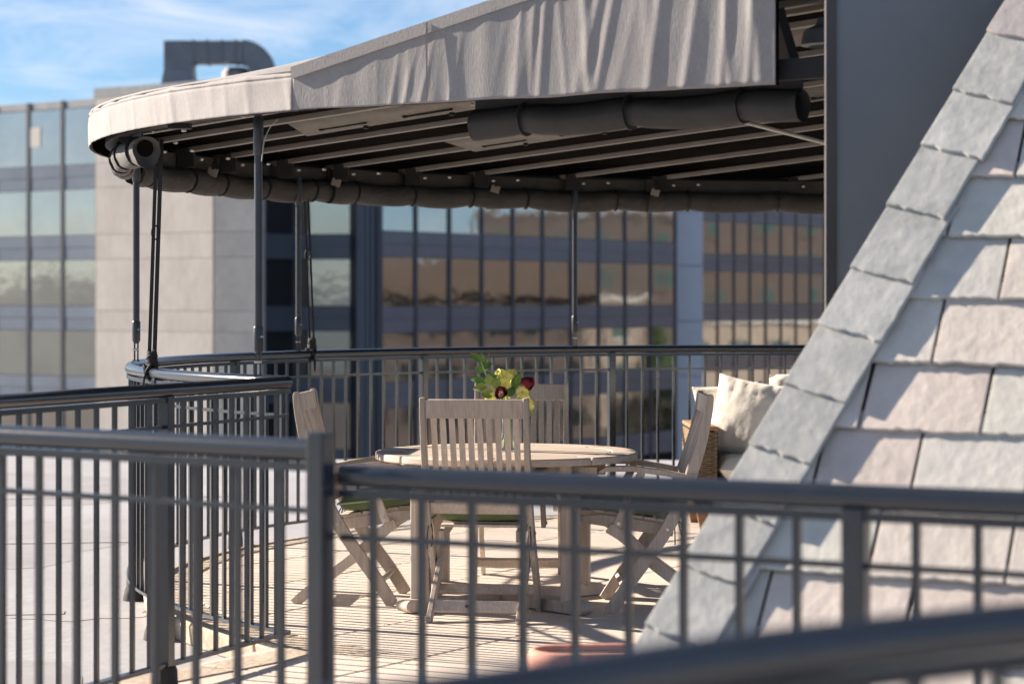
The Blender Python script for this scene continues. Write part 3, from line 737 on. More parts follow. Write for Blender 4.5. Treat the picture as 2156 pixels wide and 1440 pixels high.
# heater dish under the canopy, next to the wall
ht = thing('pendant_heater', 'dark round dish hanging under the canopy beside the blue grey wall', 'heater', PX(1752, 66, 8.3))
MB().lathe([(0.0, 0.05), (0.05, 0.045), (0.06, 0.02), (0.10, 0.0), (0.11, -0.05), (0.085, -0.055), (0.07, -0.02), (0.0, 0.0)], 28).build('dish', 'wall_paint', ht)
MB().lathe([(0.0, -0.03), (0.03, -0.03), (0.04, 0.0), (0, 0.01)], 16).build('lamp', 'beam_dark', ht)
MB().tube([(0, 0, 0.04), (0, 0, 0.36)], 0.012, 8).build('stem', 'beam_dark', ht)

# ------------------------------------------------------------------ rolled curtains
def roll(label, pts, r, m, seed, tie=0.42, flare=None, tiem='strap', end_shade=True):
    base = Vector(pts[0]); t = thing('rolled_curtain', label, 'curtain', tuple(base), 0, 'rolled curtains under the canopy')
    pts = resample(pts, 0.02); n = len(pts); tot = 0.02 * n; sc_ = []; ties = []
    k = max(2, int(tot / tie)); ties = [tot * (i + 0.5) / k for i in range(k)]
    b = MB(); NS = 22
    for i, p in enumerate(pts):
        s = i * 0.02; a = pts[max(0, i - 1)]; c = pts[min(n - 1, i + 1)]; tt = (c - a).normalized(); sd = tt.cross(Vector((0, 0, 1))).normalized()
        pin = min(abs(s - q) for q in ties); kk = 1 - 0.16 * math.exp(-(pin / 0.035) ** 2) + 0.12 * nv(s * 3.0, seed)
        if flare: kk *= 1 + flare * math.exp(-((tot - s) / 0.12) ** 2)
        for j in range(NS):
            an = 2 * pi * j / NS; rr = r * kk * (1 + 0.05 * nv(s * 6, math.cos(an) * 1.5 + seed, math.sin(an) * 1.5) + 0.05 * math.sin(an * 3 + s * 9 + seed) * 0.4)
            sag = -0.18 * r if math.sin(an) < -0.6 else 0
            q = p + sd * (rr * math.cos(an)) + Vector((0, 0, rr * math.sin(an) + sag - 0.012 * (1 - math.exp(-(pin / 0.12) ** 2)) + 0.010 * nv(s * 2.2, seed * 2))); b.v.append(tuple(q - base))
    for i in range(n - 1):
        for j in range(NS):
            a = i * NS + j; c = i * NS + (j + 1) % NS; b.f.append((a, c, c + NS, a + NS))
    # spiral end: recessed inner turn
    for ii, sg in ((0, -1), (n - 1, 1)):
        p = pts[ii] - base; tt = (pts[min(n - 1, ii + 1)] - pts[max(0, ii - 1)]).normalized(); cidx = []
        kx = len(b.v)
        for j in range(NS):
            q = Vector(b.v[ii * NS + j]); b.v.append(tuple(p + (q - p) * 0.72 - tt * (0.03 * sg)))
        for j in range(NS):
            b.f.append((ii * NS + j, ii * NS + (j + 1) % NS, kx + (j + 1) % NS, kx + j))
        b.f.append(tuple(kx + j for j in range(NS)))
    b.build('roll', m, t, angle=60)
    for q in ties:
        i = min(n - 2, max(1, int(q / 0.02))); p = pts[i] - base; tt = (pts[i + 1] - pts[i - 1]).normalized(); sd = tt.cross(Vector((0, 0, 1))).normalized()
        circ = [p + sd * (r * 0.93 * math.cos(2 * pi * j / 16)) + Vector((0, 0, r * (0.95 if math.sin(2 * pi * j / 16) > -0.5 else 1.1) * math.sin(2 * pi * j / 16))) for j in range(17)]
        MB().sweep(circ, [(-0.010, -0.003), (0.010, -0.003), (0.010, 0.004), (-0.010, 0.004)], up=tuple(tt), cap=False).build('tie', tiem, t)
    for ii, sg in (((0, -1), (n - 1, 1)) if end_shade else ()):  # dark discs in the roll ends, painting the shade inside them
        tt = (pts[min(n - 1, ii + 1)] - pts[max(0, ii - 1)]).normalized(); hol = MB().lathe([(0, 0.0), (r * 0.66, 0.0), (r * 0.6, 0.004), (0, 0.004)], 18).build('end_shade', 'lining', t, loc=pts[ii] - base - tt * (0.026 * sg)); hol.rotation_euler = (tt * sg).to_track_quat('Z', 'Y').to_euler()
    hd = [p - base + Vector((0, 0, r * 0.9)) for p in pts[::6]]
    MB().sweep(hd, [(-0.004, -0.02), (0.004, -0.02), (0.004, 0.075), (-0.004, 0.075)]).build('header', m, t)
    return t
ZR = ZB - 0.068
RO = 3.83
def arcpts(a0, a1, r=RO, z=ZR, n=40, dz=0.0): return [ring(a0 + (a1 - a0) * k / n, r, z + dz * math.sin(k / n * pi)) for k in range(n + 1)]
roll('pale grey rolled curtain with open end at the left end of the canopy', arcpts(184, 203.0, z=ZR + 0.012), 0.056, 'roll_fabric_pale', 1.0, tie=0.28, flare=0.12)
lab = ['brown rolled curtain hanging in front of the concrete tower', 'brown rolled curtain above the left-hand chair', 'brown rolled curtain above the corner column of the glass office',
       'brown rolled curtain above the flowers and the middle pole', 'brown rolled curtain running behind the blue grey wall']
for i, (a0, a1) in enumerate(((180, 160.2), (161.5, 141.2), (142.6, 122.0), (123.4, 104.8), (106.2, 80))):
    roll(lab[i], arcpts(a0, a1, RO + (0.012 if i % 2 else -0.012), ZR + 0.008, dz=-0.006), 0.060, 'roll_fabric', 3.0 + i, tie=0.45)
fa, fb = PX(1002, 256, 9.02), PX(1690, 213, 8.12)
roll('slate grey rolled curtain below the front edge of the awning', [fa.lerp(fb, k / 30) for k in range(31)], 0.053, 'roll_fabric_cool', 11.0, tie=0.42, tiem='roll_fabric_cool', end_shade=False)
# small brackets that clip the back rolls
for i, a in enumerate((161.5, 142.0, 122.4, 105.0)):
    p = ring(a + 0.6, RO - 0.075, ZR + 0.05)
    t = thing('curtain_clip', ['tan clip on the rolled curtain in front of the tower', 'tan clip on the rolled curtain right of the second pole', 'tan clip on the rolled curtain above the flowers', 'tan clip on the rolled curtain above the stair tower'][i], 'clip', tuple(p), 0, 'clips on the rolled curtains')
    MB().box((0, 0, 0), (0.055, 0.008, 0.045), Matrix.Rotation(0.3, 3, 'Y')).build('plate', 'rafter', t, smooth=False, bevel=0.002)
    MB().box((0.004, 0.0, 0.03), (0.02, 0.012, 0.03)).build('hook', 'beam_dark', t, smooth=False)

# ------------------------------------------------------------------ canopy poles and tie-down straps
def pole(label, deg, ztop):
    p = ring(deg); t = thing('canopy_pole', label, 'pole', (p.x, p.y, ZRAIL + 0.02), 0, 'canopy poles on the railing')
    h = ztop - ZRAIL - 0.02
    MB().lathe([(0, 0.13), (0.0165, 0.13), (0.0165, h), (0, h)], 16).build('shaft', 'pole_paint', t)
    MB().lathe([(0, 0.085), (0.012, 0.085), (0.020, 0.10), (0.021, 0.19), (0.0185, 0.195), (0.017, 0.195)], 16).build('sleeve', 'pole_paint', t)
    MB().lathe([(0.017, h - 0.16), (0.0205, h - 0.155), (0.0205, h - 0.02), (0.017, h - 0.01)], 16).build('sleeve', 'pole_paint', t)
    b = MB(); b.box((-0.008, 0, 0.045), (0.005, 0.024, 0.09)); b.box((0.008, 0, 0.045), (0.005, 0.024, 0.09)); b.box((0, 0, 0.002), (0.034, 0.03, 0.006))
    b.build('clevis', 'pole_paint', t, smooth=False)
    MB().tube([(-0.014, -0.012, 0.055), (0.014, -0.016, 0.055)], 0.006, 10).build('bolt', 'steel', t)
    MB().lathe([(0, 0), (0.0075, 0.002), (0.006, 0.008), (0, 0.01)], 10, (0.016, -0.018, 0.15)).build('bolt', 'steel', t)
    return t
pole('dark canopy pole at the far left end of the curved railing', 181.8, ZB + 0.03)
pole('dark canopy pole nearest the camera under the awning corner', 219.0, ZB + 0.02)
pole('canopy pole beside the hanging strap in front of the office corner column', 147.2, ZB)
pole('canopy pole standing behind the flowers before the glass facade', 113.9, ZB)
def straps(label, top, foot, w, seed, zig):
    t = thing('tie_strap', label, 'strap', tuple(foot), 0, 'black tie-down straps')
    T = Vector(top) - Vector(foot); sd = Vector((1, 0, 0))
    zb = 0.075; mid = T * 0.60
    for k, (x0, x1, ww) in enumerate(((-0.011, -0.004, w), (0.011, 0.017, w * 1.15))):
        b = MB(); b.bar(Vector((x0, 0.002 * k, zb)), T + sd * x1, ww, 0.003, up=(0, 1, 0)); b.build('web', 'strap', t, smooth=False)
    b = MB(); b.tube([mid + Vector((0.016 * math.cos(a), 0, 0.03 * math.sin(a))) for a in [2 * pi * k / 14 for k in range(15)]], 0.004, 6, up=(0, 1, 0), cap=False); b.build('buckle', 'strap', t)
    b = MB(); pts = []
    for k in range(70):
        a = k * 0.75; u = k / 70; pts.append((0.024 * math.cos(a) * (1 - 0.3 * u), 0.02 * math.sin(a), 0.03 + 0.065 * u + 0.006 * math.sin(k * 2.1 + seed)))
    b.tube(pts, 0.007, 6); b.build('knot', 'strap', t)
    b = MB(); b.tube([(0.031 * math.cos(2 * pi * k / 18) * 0.9 - 0.006, 0.031 * math.sin(2 * pi * k / 18), -0.0 + 0.034 * math.sin(4 * pi * k / 18 + 1)) for k in range(19)], 0.007, 6, cap=False)
    b.build('loop', 'strap', t)
    b = MB(); b.tube([(0.0, -0.02, 0.04), (zig * 0.5, -0.034, 0.01), (zig, -0.036, -0.05), (zig * 0.8, -0.034, -0.10)], 0.008, 6); b.build('tail', 'strap', t)
    return t
p0 = ring(202.0, RR, ZRAIL); straps('black strap with a thick knot tied to the rail beside the far left pole', Vector((p0.x + 0.025, p0.y, ZB - 0.01)), p0, 0.016, 1.0, -0.035)
p0 = ring(145.3, RR, ZRAIL); straps('thin black strap tied to the far rail right of a pole', Vector((p0.x - 0.04, p0.y, ZB - 0.06)), p0, 0.010, 2.0, 0.02)
wr_ = thing('cable', 'thin pale cable hanging behind the pole under the awning corner', 'cable', tuple(PX(585, 252, 9.3)))
b = MB(); pts = catmull([PX(585, 252, 9.3), PX(568, 270, 9.3), PX(556, 300, 9.3), PX(551, 340, 9.3)], 6); b.tube([p - PX(585, 252, 9.3) for p in pts], 0.0018, 6); b.build('wire', 'cable', wr_)

# ------------------------------------------------------------------ blue grey wall by the slate roof
wl = thing('side_wall', 'smooth blue grey painted wall panel rising behind the slate roof', 'wall', (1.0085, 7.6, -0.1))
MB().box((1.345, 0.115, 2.1), (2.63, 0.20, 4.2)).build('panel', 'wall_paint', wl, smooth=False)
MB().box((0.013, 0.02, 2.1), (0.034, 0.035, 4.2)).build('corner_trim', 'wall_trim', wl, smooth=False, bevel=0.003)

# ------------------------------------------------------------------ slate roof
PIT = R(48); HN = Vector((-0.34, -0.94)).normalized()
NR = Vector((HN.x * math.sin(PIT), HN.y * math.sin(PIT), math.cos(PIT)))
E1 = Vector((-HN.y, HN.x, 0)); E2 = NR.cross(E1).normalized()
if E2.z < 0: E2 = -E2
tilt = R(-1.6); E1, E2 = E1 * math.cos(tilt) + E2 * math.sin(tilt), E2 * math.cos(tilt) - E1 * math.sin(tilt)
S0 = PX(1900, 700, 6.35)
def on_plane(px, py):
    d = Vector(((px - 1078) / FPX, 1, -(py - 630) / FPX)); o = Vector((0, 0, CAMZ))
    k = (S0 - o).dot(NR) / d.dot(NR); q = o + d * k - S0; return Vector((q.dot(E1), q.dot(E2)))
HA, HB = on_plane(2136, 0), on_plane(1358, 1360)
hd = (HB - HA).normalized(); hnorm = Vector((hd.y, -hd.x))
if hnorm.x > 0: hnorm = -hnorm                    # points out over the hip (left)
def to3(a, b, h=0.0): return S0 + E1 * a + E2 * b + NR * h
rootp = to3(*HB) ; 
sr = thing('slate_roof', 'steep slate roof slope with a sunlit hip at right', 'roof', (rootp.x, rootp.y, -0.1))
def b_of(py): return on_plane(1950, py).y
CE = (b_of(503) - b_of(915)) / 3
b0 = b_of(633)
bot = b0 - 8 * CE
def hip_a(bb): return HA.x + (bb - HA.y) * hd.x / hd.y
# underlay and the hidden back slope
top = b0 + 7 * CE
pts3 = [to3(hip_a(top), top, -0.03), to3(hip_a(bot), bot, -0.03), to3(hip_a(bot) + 3.4, bot, -0.03), to3(hip_a(top) + 2.4, top, -0.03)]
gb_ = Vector((0.34, 0.94, 0)) * 2.2
pts3 += [pts3[1] + gb_, pts3[0] + gb_ * 0.7]
MB().add(pts3, [(0, 1, 2, 3), (1, 0, 5, 4)]).build('underlay', 'felt', sr, world=True, smooth=False)
joints = {0: [0.0]}
for k in range(-8, 7):
    lo = b0 + k * CE; hi = lo + CE + 0.075
    # joints: photo offsets for the courses that show clearly
    a = hip_a(lo) - 0.2; known = {0: [1860, 2115], -1: [1752, 1975], 1: [2008], -2: [1822, 2078], 2: [2152], -3: [1722, 1930]}
    edges = [a]
    if k in known:
        py = 633 + 137 * (-k) + 60
        edges += sorted(on_plane(px, 633 - 137 * k + (-60 if k >= 0 else -60)).x for px in known[k])
    else: edges.append(a + random.uniform(0.12, 0.34))
    while edges[-1] < hip_a(lo) + 2.2: edges.append(edges[-1] + random.uniform(0.25, 0.37))
    for e0_, e1_ in zip(edges[:-1], edges[1:]):
        g = 0.0045; n = 18; poly = []
        low = [Vector((e0_ + g + (e1_ - e0_ - 2 * g) * q / n, lo + 0.005 * nv(q * 0.6, k * 3.7, e0_ * 5) + random.uniform(-0.0035, 0.0035))) for q in range(n + 1)]
        sl_l = random.uniform(-0.002, 0.002)
        poly = low + [Vector((e1_ - g + sl_l, hi)), Vector((e0_ + g + sl_l, hi))]
        poly = clip_half(poly, HA + hnorm * 0.0, hnorm)
        if len(poly) < 3 or area([tuple(p) for p in poly]) < 0.004: continue
        th_ = random.uniform(0.010, 0.015); lift = random.uniform(-0.002, 0.003)
        c = sum(poly, Vector((0, 0))) / len(poly); C3 = to3(c.x, c.y)
        b = MB(); m = len(poly)
        def hgt(p): return 0.022 * (1 - (p.y - lo) / (hi - lo)) - 0.004 + lift
        b.v = [tuple(to3(p.x, p.y, hgt(p)) - C3) for p in poly] + [tuple(to3(p.x, p.y, hgt(p) - th_) - C3) for p in poly]
        b.f = [tuple(range(m)), tuple(range(2 * m - 1, m - 1, -1))] + [(j, (j + 1) % m, (j + 1) % m + m, j + m) for j in range(m)]
        b.build('slate', 'slate', sr, smooth=False, loc=C3 - sr.location, bevel=0.002)
# hip caps: overlapping slabs along the hip
hl = (HB - HA).length; inn = -hnorm
joint_px = [(2070, 75), (1997, 198), (1928, 312), (1853, 437), (1783, 570), (1715, 690), (1640, 815), (1562, 940), (1490, 1065), (1418, 1192), (1345, 1320), (1270, 1450), (1195, 1580)]
ss = [(on_plane(p[0] + 14, p[1] + 10) - HA).dot(hd) for p in joint_px]; ss = [ss[0] - 0.51, ss[0] - 0.34, ss[0] - 0.17] + ss
for i in range(len(ss) - 1):
    s0, s1 = ss[i], ss[i + 1]; wd = 0.186 + random.uniform(-0.009, 0.010); n = 9
    up0 = s0 - 0.07
    low = [HA + hd * (s1 + 0.005 * nv(q * 1.9, i * 2.3) + random.uniform(-0.004, 0.004) + 0.012 * (q / n)) + inn * (wd * q / n - 0.012) for q in range(n + 1)]
    rt = [HA + hd * (s1 + 0.012 + (up0 - s1) * q / 7) + inn * (wd - 0.012 + 0.004 * nv(q * 1.7, i * 5.1)) for q in range(1, 8)]
    poly = low + rt + [HA + hd * up0 + inn * -0.012]
    c = sum(poly, Vector((0, 0))) / len(poly); C3 = to3(c.x, c.y); b = MB(); m = len(poly)
    def hg(p):
        u = ((p - HA).dot(hd) - up0) / (s1 - up0); return 0.024 + 0.016 * u
    tk = 0.004
    b.v = [tuple(to3(p.x, p.y, hg(p)) - C3) for p in poly] + [tuple(to3(p.x, p.y, hg(p) - tk - 0.012) - C3) for p in poly]
    b.f = [tuple(range(m)), tuple(range(2 * m - 1, m - 1, -1))] + [(j, (j + 1) % m, (j + 1) % m + m, j + m) for j in range(m)]
    b.build('hip_cap', 'slate_cap_mauve' if i == 2 else 'slate_cap', sr, smooth=False, loc=C3 - sr.location, bevel=0.003)

# ------------------------------------------------------------------ terracotta pot
pot_s = 1.03
pot = thing('planter_box', 'oblong terracotta planter partly hidden by the slate hip', 'planter', (0.40, 6.80, 0.0), R(7))
def stadium(hx, r, n=12):
    pts = []
    for k in range(n + 1): a = R(-90 + 180 * k / n); pts.append((hx + r * math.cos(a), r * math.sin(a)))
    for k in range(n + 1): a = R(90 + 180 * k / n); pts.append((-hx + r * math.cos(a), r * math.sin(a)))
    return pts
prof_ = [(0.060, 0.0), (0.066, 0.02), (0.082, 0.27), (0.085, 0.285), (0.098, 0.292), (0.104, 0.31), (0.104, 0.345), (0.098, 0.362), (0.086, 0.368), (0.074, 0.362), (0.070, 0.33)]
b = MB(); m = 26
for r_, z in prof_: b.v += [(x, y, z) for x, y in stadium(0.255, r_)]
for k in range(len(prof_) - 1):
    for j in range(m): b.f.append((k * m + j, k * m + (j + 1) % m, (k + 1) * m + (j + 1) % m, (k + 1) * m + j))
b.f.append(tuple(range(m - 1, -1, -1))); b.build('trough', 'terracotta', pot, angle=60)
MB().prism(stadium(0.255, 0.071), 0.30, 0.352).build('soil', 'soil', pot)
pot.scale = (1, 1, pot_s)

# ------------------------------------------------------------------ dining table
TX, TY, TZ = -0.025, 10.73, 0.688
tb = thing('dining_table', 'round weathered teak dining table between four folding chairs', 'table', (TX, TY, 0), R(-6))
RT = 0.593
for k in range(8):
    a0, a1 = 45 * k + 0.35, 45 * (k + 1) - 0.35; poly = []
    for q in range(9):
        a = R(a0 + (a1 - a0) * q / 8); poly.append((RT * math.cos(a), RT * math.sin(a)))
    for q in range(9):
        a = R(a1 - (a1 - a0) * q / 8); poly.append((0.475 * math.cos(a), 0.475 * math.sin(a)))
    # concave inner edge: split in quads
    b = MB(); n = 9
    for (z) in (TZ, TZ - 0.034):
        for q in range(9): b.v.append((*poly[q], z))
        for q in range(9): b.v.append((*poly[17 - q], z))
    for q in range(8):
        b.f += [(q, q + 1, 9 + q + 1, 9 + q), (18 + q, 27 + q, 27 + q + 1, 18 + q + 1), (q, 18 + q, 18 + q + 1, q + 1), (9 + q, 9 + q + 1, 27 + q + 1, 27 + q)]
    b.f += [(0, 9, 27, 18), (8, 26, 35, 17)]
    b.build('rim_segment', 'teak_top', tb, bevel=0.007)
CI = [(0.4705 * math.cos(2 * pi * i / 48), 0.4705 * math.sin(2 * pi * i / 48)) for i in range(48)]
for k in range(-7, 7):
    y0_ = k * 0.0675 + 0.003; y1_ = (k + 1) * 0.0675 - 0.003
    poly = clip_convex([Vector((-1, y0_)), Vector((1, y0_)), Vector((1, y1_)), Vector((-1, y1_))], CI)
    if len(poly) < 3: continue
    MB().prism([tuple(p) for p in poly], TZ - 0.026, TZ - 0.001).build('slat', 'teak_top', tb, smooth=False, bevel=0.002)
for sx in (-0.3, 0.3):
    MB().box((sx, 0, TZ - 0.062), (0.05, 0.78, 0.055)).build('batten', 'teak', tb, smooth=False, bevel=0.003)
for sy in (-0.27, 0.27):
    MB().box((0, sy, TZ - 0.085), (0.86, 0.045, 0.075)).build('apron', 'teak', tb, smooth=False, bevel=0.003)
for (lx, ly) in ((0.315, -0.315), (0.315, 0.315), (-0.345, -0.315), (-0.345, 0.315)):
    MB().box((lx, ly, 0.33), (0.082, 0.082, 0.56)).build('leg', 'teak', tb, smooth=False, bevel=0.006)
def foot_beam(a, c, z0, z1, w):
    a = Vector(a); c = Vector(c); t = (c - a).normalized(); pts = []
    L = (c - a).length; b = MB(); prof = []
    n = 8
    outl = [(0.0, z0)] + [(L, z0)]
    top = []
    for q in range(n + 1):
        an = R(-90 + 180 * q / n); top.append((L + (z1 - z0) / 2 * math.cos(an), (z0 + z1) / 2 + (z1 - z0) / 2 * math.sin(an)))
    for q in range(n + 1):
        an = R(90 + 180 * q / n); top.append(((z1 - z0) / 2 * math.cos(an), (z0 + z1) / 2 + (z1 - z0) / 2 * math.sin(an)))
    sd = Vector((t.y, -t.x)); m = len(top)
    for s_ in (-w / 2, w / 2):
        for (x, z) in top: q = a + t * x + sd * s_; b.v.append((q.x, q.y, z))
    b.f = [tuple(range(m - 1, -1, -1)), tuple(range(m, 2 * m))] + [(j, (j + 1) % m, (j + 1) % m + m, j + m) for j in range(m)]
    return b
foot_beam((-0.40, -0.375), (0.37, 0.37), 0.004, 0.060, 0.085).build('foot', 'teak', tb, bevel=0.004)
foot_beam((-0.40, 0.375), (0.37, -0.375), 0.0045, 0.0605, 0.085).build('foot', 'teak', tb, bevel=0.004)
MB().lathe([(0, 0), (0.012, 0.001), (0.010, 0.006), (0, 0.007)], 10).build('bolt', 'steel', tb, loc=(0.34, -0.296, TZ - 0.08))

# ------------------------------------------------------------------ folding chairs
def make_chair(label, loc, rz, cushion_label):
    t = thing('folding_chair', label, 'chair', (loc[0], loc[1], 0), rz, 'folding teak chairs round the table')
    stile = catmull([(-0.178, 0.955), (-0.168, 0.87), (-0.140, 0.74), (-0.095, 0.60), (-0.045, 0.475), (0.015, 0.36), (0.10, 0.235), (0.185, 0.12), (0.262, 0.0)], 4)
    n = len(stile); wd = [0.030 + 0.026 * min(1, 2.2 * i / n) for i in range(n)]; wd[0] = 0.02
    rear = catmull([(0.27, 0.368), (0.19, 0.315), (0.07, 0.205), (-0.07, 0.10), (-0.195, 0.0)], 4); wr2 = [0.046] * len(rear)
    for s in (-1, 1):
        MB().strip([tuple(p) for p in stile], wd, s * 0.222 - 0.012, s * 0.222 + 0.012).build('stile', 'teak', t, bevel=0.003)
        MB().strip([tuple(p) for p in rear], wr2, s * 0.192 - 0.011, s * 0.192 + 0.011).build('rear_leg', 'teak', t, bevel=0.003)
        MB().strip([(-0.02, 0.352), (0.15, 0.378), (0.30, 0.400), (0.40, 0.405)], [0.050, 0.052, 0.050, 0.030], s * 0.168 - 0.0115, s * 0.168 + 0.0115).build('seat_rail', 'teak', t, bevel=0.003)
        MB().strip([(-0.115, 0.585), (0.02, 0.612), (0.17, 0.632), (0.28, 0.630), (0.315, 0.615)], [0.022, 0.026, 0.026, 0.024, 0.012], s * 0.245 - 0.024, s * 0.245 + 0.024).build('arm', 'teak', t, bevel=0.004)
        MB().strip([(0.125, 0.615), (0.19, 0.49), (0.235, 0.375)], [0.034, 0.036, 0.036], s * 0.246 - 0.010, s * 0.246 + 0.010).build('arm_support', 'teak', t, bevel=0.003)
        for (bx, bz, by) in ((0.01, 0.365, 0.236), (0.228, 0.392, 0.258)):
            MB().lathe([(0.0, 0), (0.008, 0.001), (0.0085, 0.004), (0, 0.005)], 10).build('bolt', 'steel', t, loc=(bx, s * by, bz)).rotation_euler = (R(90) * (1 if s < 0 else -1), 0, 0)
    def along(i): return stile[min(len(stile) - 1, i)]
    # back: top rail, lower rail, ten slats
    def bk(z):
        for a, c in zip(stile[:-1], stile[1:]):
            if c.y <= z <= a.y: k = (a.y - z) / (a.y - c.y); return a.x + (c.x - a.x) * k
        return stile[0].x
    b = MB(); b.strip([(bk(0.948) , 0.948), (bk(0.90), 0.90), (bk(0.868), 0.868)], [0.021] * 3, -0.21, 0.21); b.build('top_rail', 'teak', t, bevel=0.003)
    b = MB(); b.strip([(bk(0.505) + 0.002, 0.505), (bk(0.455) + 0.002, 0.455)], [0.021] * 2, -0.21, 0.21); b.build('lower_rail', 'teak', t, bevel=0.003)
    zz = [0.872, 0.80, 0.72, 0.64, 0.57, 0.502]
    pts = [(bk(z) + 0.018 * math.sin(pi * (0.872 - z) / 0.37), z) for z in zz]
    me = MB().strip(pts, [0.012] * 6, -0.0125, 0.0125).mesh('slat', 'teak')
    for k in range(10):
        o = place(me, 'slat', t, (0, -0.1775 + k * 0.03945, 0)); bb = o.modifiers.new('bevel', 'BEVEL'); bb.width = 0.002; bb.segments = 1
    for k in range(7):
        x = 0.03 + k * 0.056; z = 0.39 + 0.046 * min(1, x / 0.3) + 0.002
        MB().box((x, 0, z), (0.044, 0.35, 0.012), Matrix.Rotation(-0.11, 3, 'Y')).build('seat_slat', 'teak', t, smooth=False, bevel=0.002)
    MB().bar((-0.115, -0.185, 0.062), (-0.115, 0.185, 0.062), 0.02, 0.05, up=(0.6, 0, 1)).build('stretcher', 'teak', t, smooth=False, bevel=0.003)
    MB().bar((0.195, -0.212, 0.100), (0.195, 0.212, 0.100), 0.02, 0.045, up=(0.8, 0, 1)).build('stretcher', 'teak', t, smooth=False, bevel=0.003)
    # cushion: its own thing
    cu = thing('seat_cushion', cushion_label, 'cushion', (loc[0], loc[1], 0.0), rz, 'green seat cushions')
    nx, ny = 22, 24; b = MB()
    for sgn in (1, -1):
        for i in range(nx + 1):
            for j in range(ny + 1):
                u = -1 + 2 * i / nx; v = -1 + 2 * j / ny
                e = max(0.0, (1 - abs(u) ** 5) * (1 - abs(v) ** 5)) ** 0.42
                tuft = 0.0
                for tu in (-0.5, 0.5):
                    for tv in (-0.5, 0.5): tuft += 0.5 * math.exp(-((u - tu) ** 2 + (v - tv) ** 2) / 0.05)
                h = 0.047 * e * (1 - (0.55 * tuft if sgn > 0 else 0)) + 0.006 * nv(u * 3 + loc[0], v * 3) * e
                x = 0.205 + 0.20 * u * (1 - 0.02 * v * v); y = 0.198 * v * (1 - 0.02 * u * u)
                z = 0.455 + 0.11 * (x - 0.2) + sgn * h
                b.v.append((x, y, z + 0.016))
    off = (nx + 1) * (ny + 1)
    for i in range(nx):
        for j in range(ny):
            a = i * (ny + 1) + j; b.f.append((a, a + 1, a + ny + 2, a + ny + 1)); b.f.append((a + off, a + off + ny + 1, a + off + ny + 2, a + off + 1))
    b.build('pad', 'green_fabric', cu, angle=80)
    loop = []
    for (ua, va, ub, vb) in ((-1, -1, 1, -1), (1, -1, 1, 1), (1, 1, -1, 1), (-1, 1, -1, -1)):
        for q in range(12):
            u = ua + (ub - ua) * q / 12; v = va + (vb - va) * q / 12
            x = 0.205 + 0.203 * u * (1 - 0.02 * v * v); y = 0.201 * v * (1 - 0.02 * u * u); loop.append((x, y, 0.471 + 0.11 * (x - 0.2)))
    loop.append(loop[0]); MB().tube(loop, 0.0042, 6, cap=False).build('piping', 'piping', cu)
    for s in (-1, 1):
        pts = [(0.0, s * 0.195, 0.44), (-0.03, s * 0.215, 0.42), (-0.045, s * 0.225, 0.36), (-0.04 - 0.02 * s, s * 0.222, 0.30)]
        MB().tube(catmull(pts, 4), 0.003, 5).build('tie', 'strap', cu)
        pts = [(-0.03, s * 0.215, 0.42), (-0.055, s * 0.20, 0.37), (-0.06, s * 0.205, 0.28 + 0.03 * s)]
        MB().tube(catmull(pts, 4), 0.003, 5).build('tie', 'strap', cu)
    return t
ch0 = make_chair('folding teak chair in front with its slatted back to the camera', (-0.136, 10.245), R(82), 'green cushion on the chair that stands back to the camera')
make_chair('folding teak chair seen side on at the left of the table', (-0.775, 10.90), R(-5), 'green cushion on the chair at the left of the table')
make_chair('folding teak chair seen side on at the right of the table', (0.69, 10.66), R(181), 'green cushion on the chair at the right of the table')
make_chair('folding teak chair behind the table facing the camera', (0.045, 11.70), R(-91), 'green cushion on the chair behind the table')
MB().box((-0.1305, 0.03, 0.066), (0.004, 0.032, 0.012)).build('maker_plate', 'brand', ch0, smooth=False)

# ------------------------------------------------------------------ flowers
VX, VY = -0.018, 10.72
va = thing('glass_vase', 'clear glass vase with stems on the teak table', 'vase', (VX, VY, TZ))
prof = [(0.0, 0.001), (0.046, 0.001), (0.048, 0.006), (0.040, 0.03), (0.030, 0.07), (0.027, 0.12), (0.030, 0.17), (0.040, 0.212), (0.038, 0.213), (0.0275, 0.17), (0.0245, 0.12), (0.0275, 0.07), (0.037, 0.03), (0.042, 0.010), (0.0, 0.009)]
MB().lathe(prof, 32).build('body', 'vase_glass', va)
bq = thing('bouquet', 'bouquet of yellow flowers and dark red roses with green leaves in the vase', 'flowers', (VX, VY, TZ))
rb = random.Random(3)
def V(px, py, dy=0.0): q = PX(px, py, VY + dy); return Vector((q.x - VX, dy, q.z - TZ))
def stem_to(p, sx):
    pts = catmull([(sx, 0.004 * rb.uniform(-1, 1), 0.012), (sx * 0.4, 0, 0.12), (p.x * 0.3, p.y * 0.3, 0.21), tuple(p)], 5)
    MB().tube(pts, 0.0042, 6).build('stem', 'stem', bq)
def leaf(parent, p, d, up, L, W, m):
    d = Vector(d).normalized(); sd = d.cross(Vector(up)).normalized(); nn = sd.cross(d); b = MB(); n = 7
    for i in range(n + 1):
        u = i / n; w = W * math.sin(pi * u ** 0.8) * 0.5; c = Vector(p) + d * (L * u) + nn * (0.25 * L * u * (1 - u)) - Vector((0, 0, 0.15 * L * u * u))
        b.v += [tuple(c - sd * w + nn * w * 0.35), tuple(c), tuple(c + sd * w + nn * w * 0.35)]
    for i in range(n):
        a = i * 3; b.f += [(a, a + 1, a + 4, a + 3), (a + 1, a + 2, a + 5, a + 4)]
    return b.build('leaf', m, parent, angle=80)
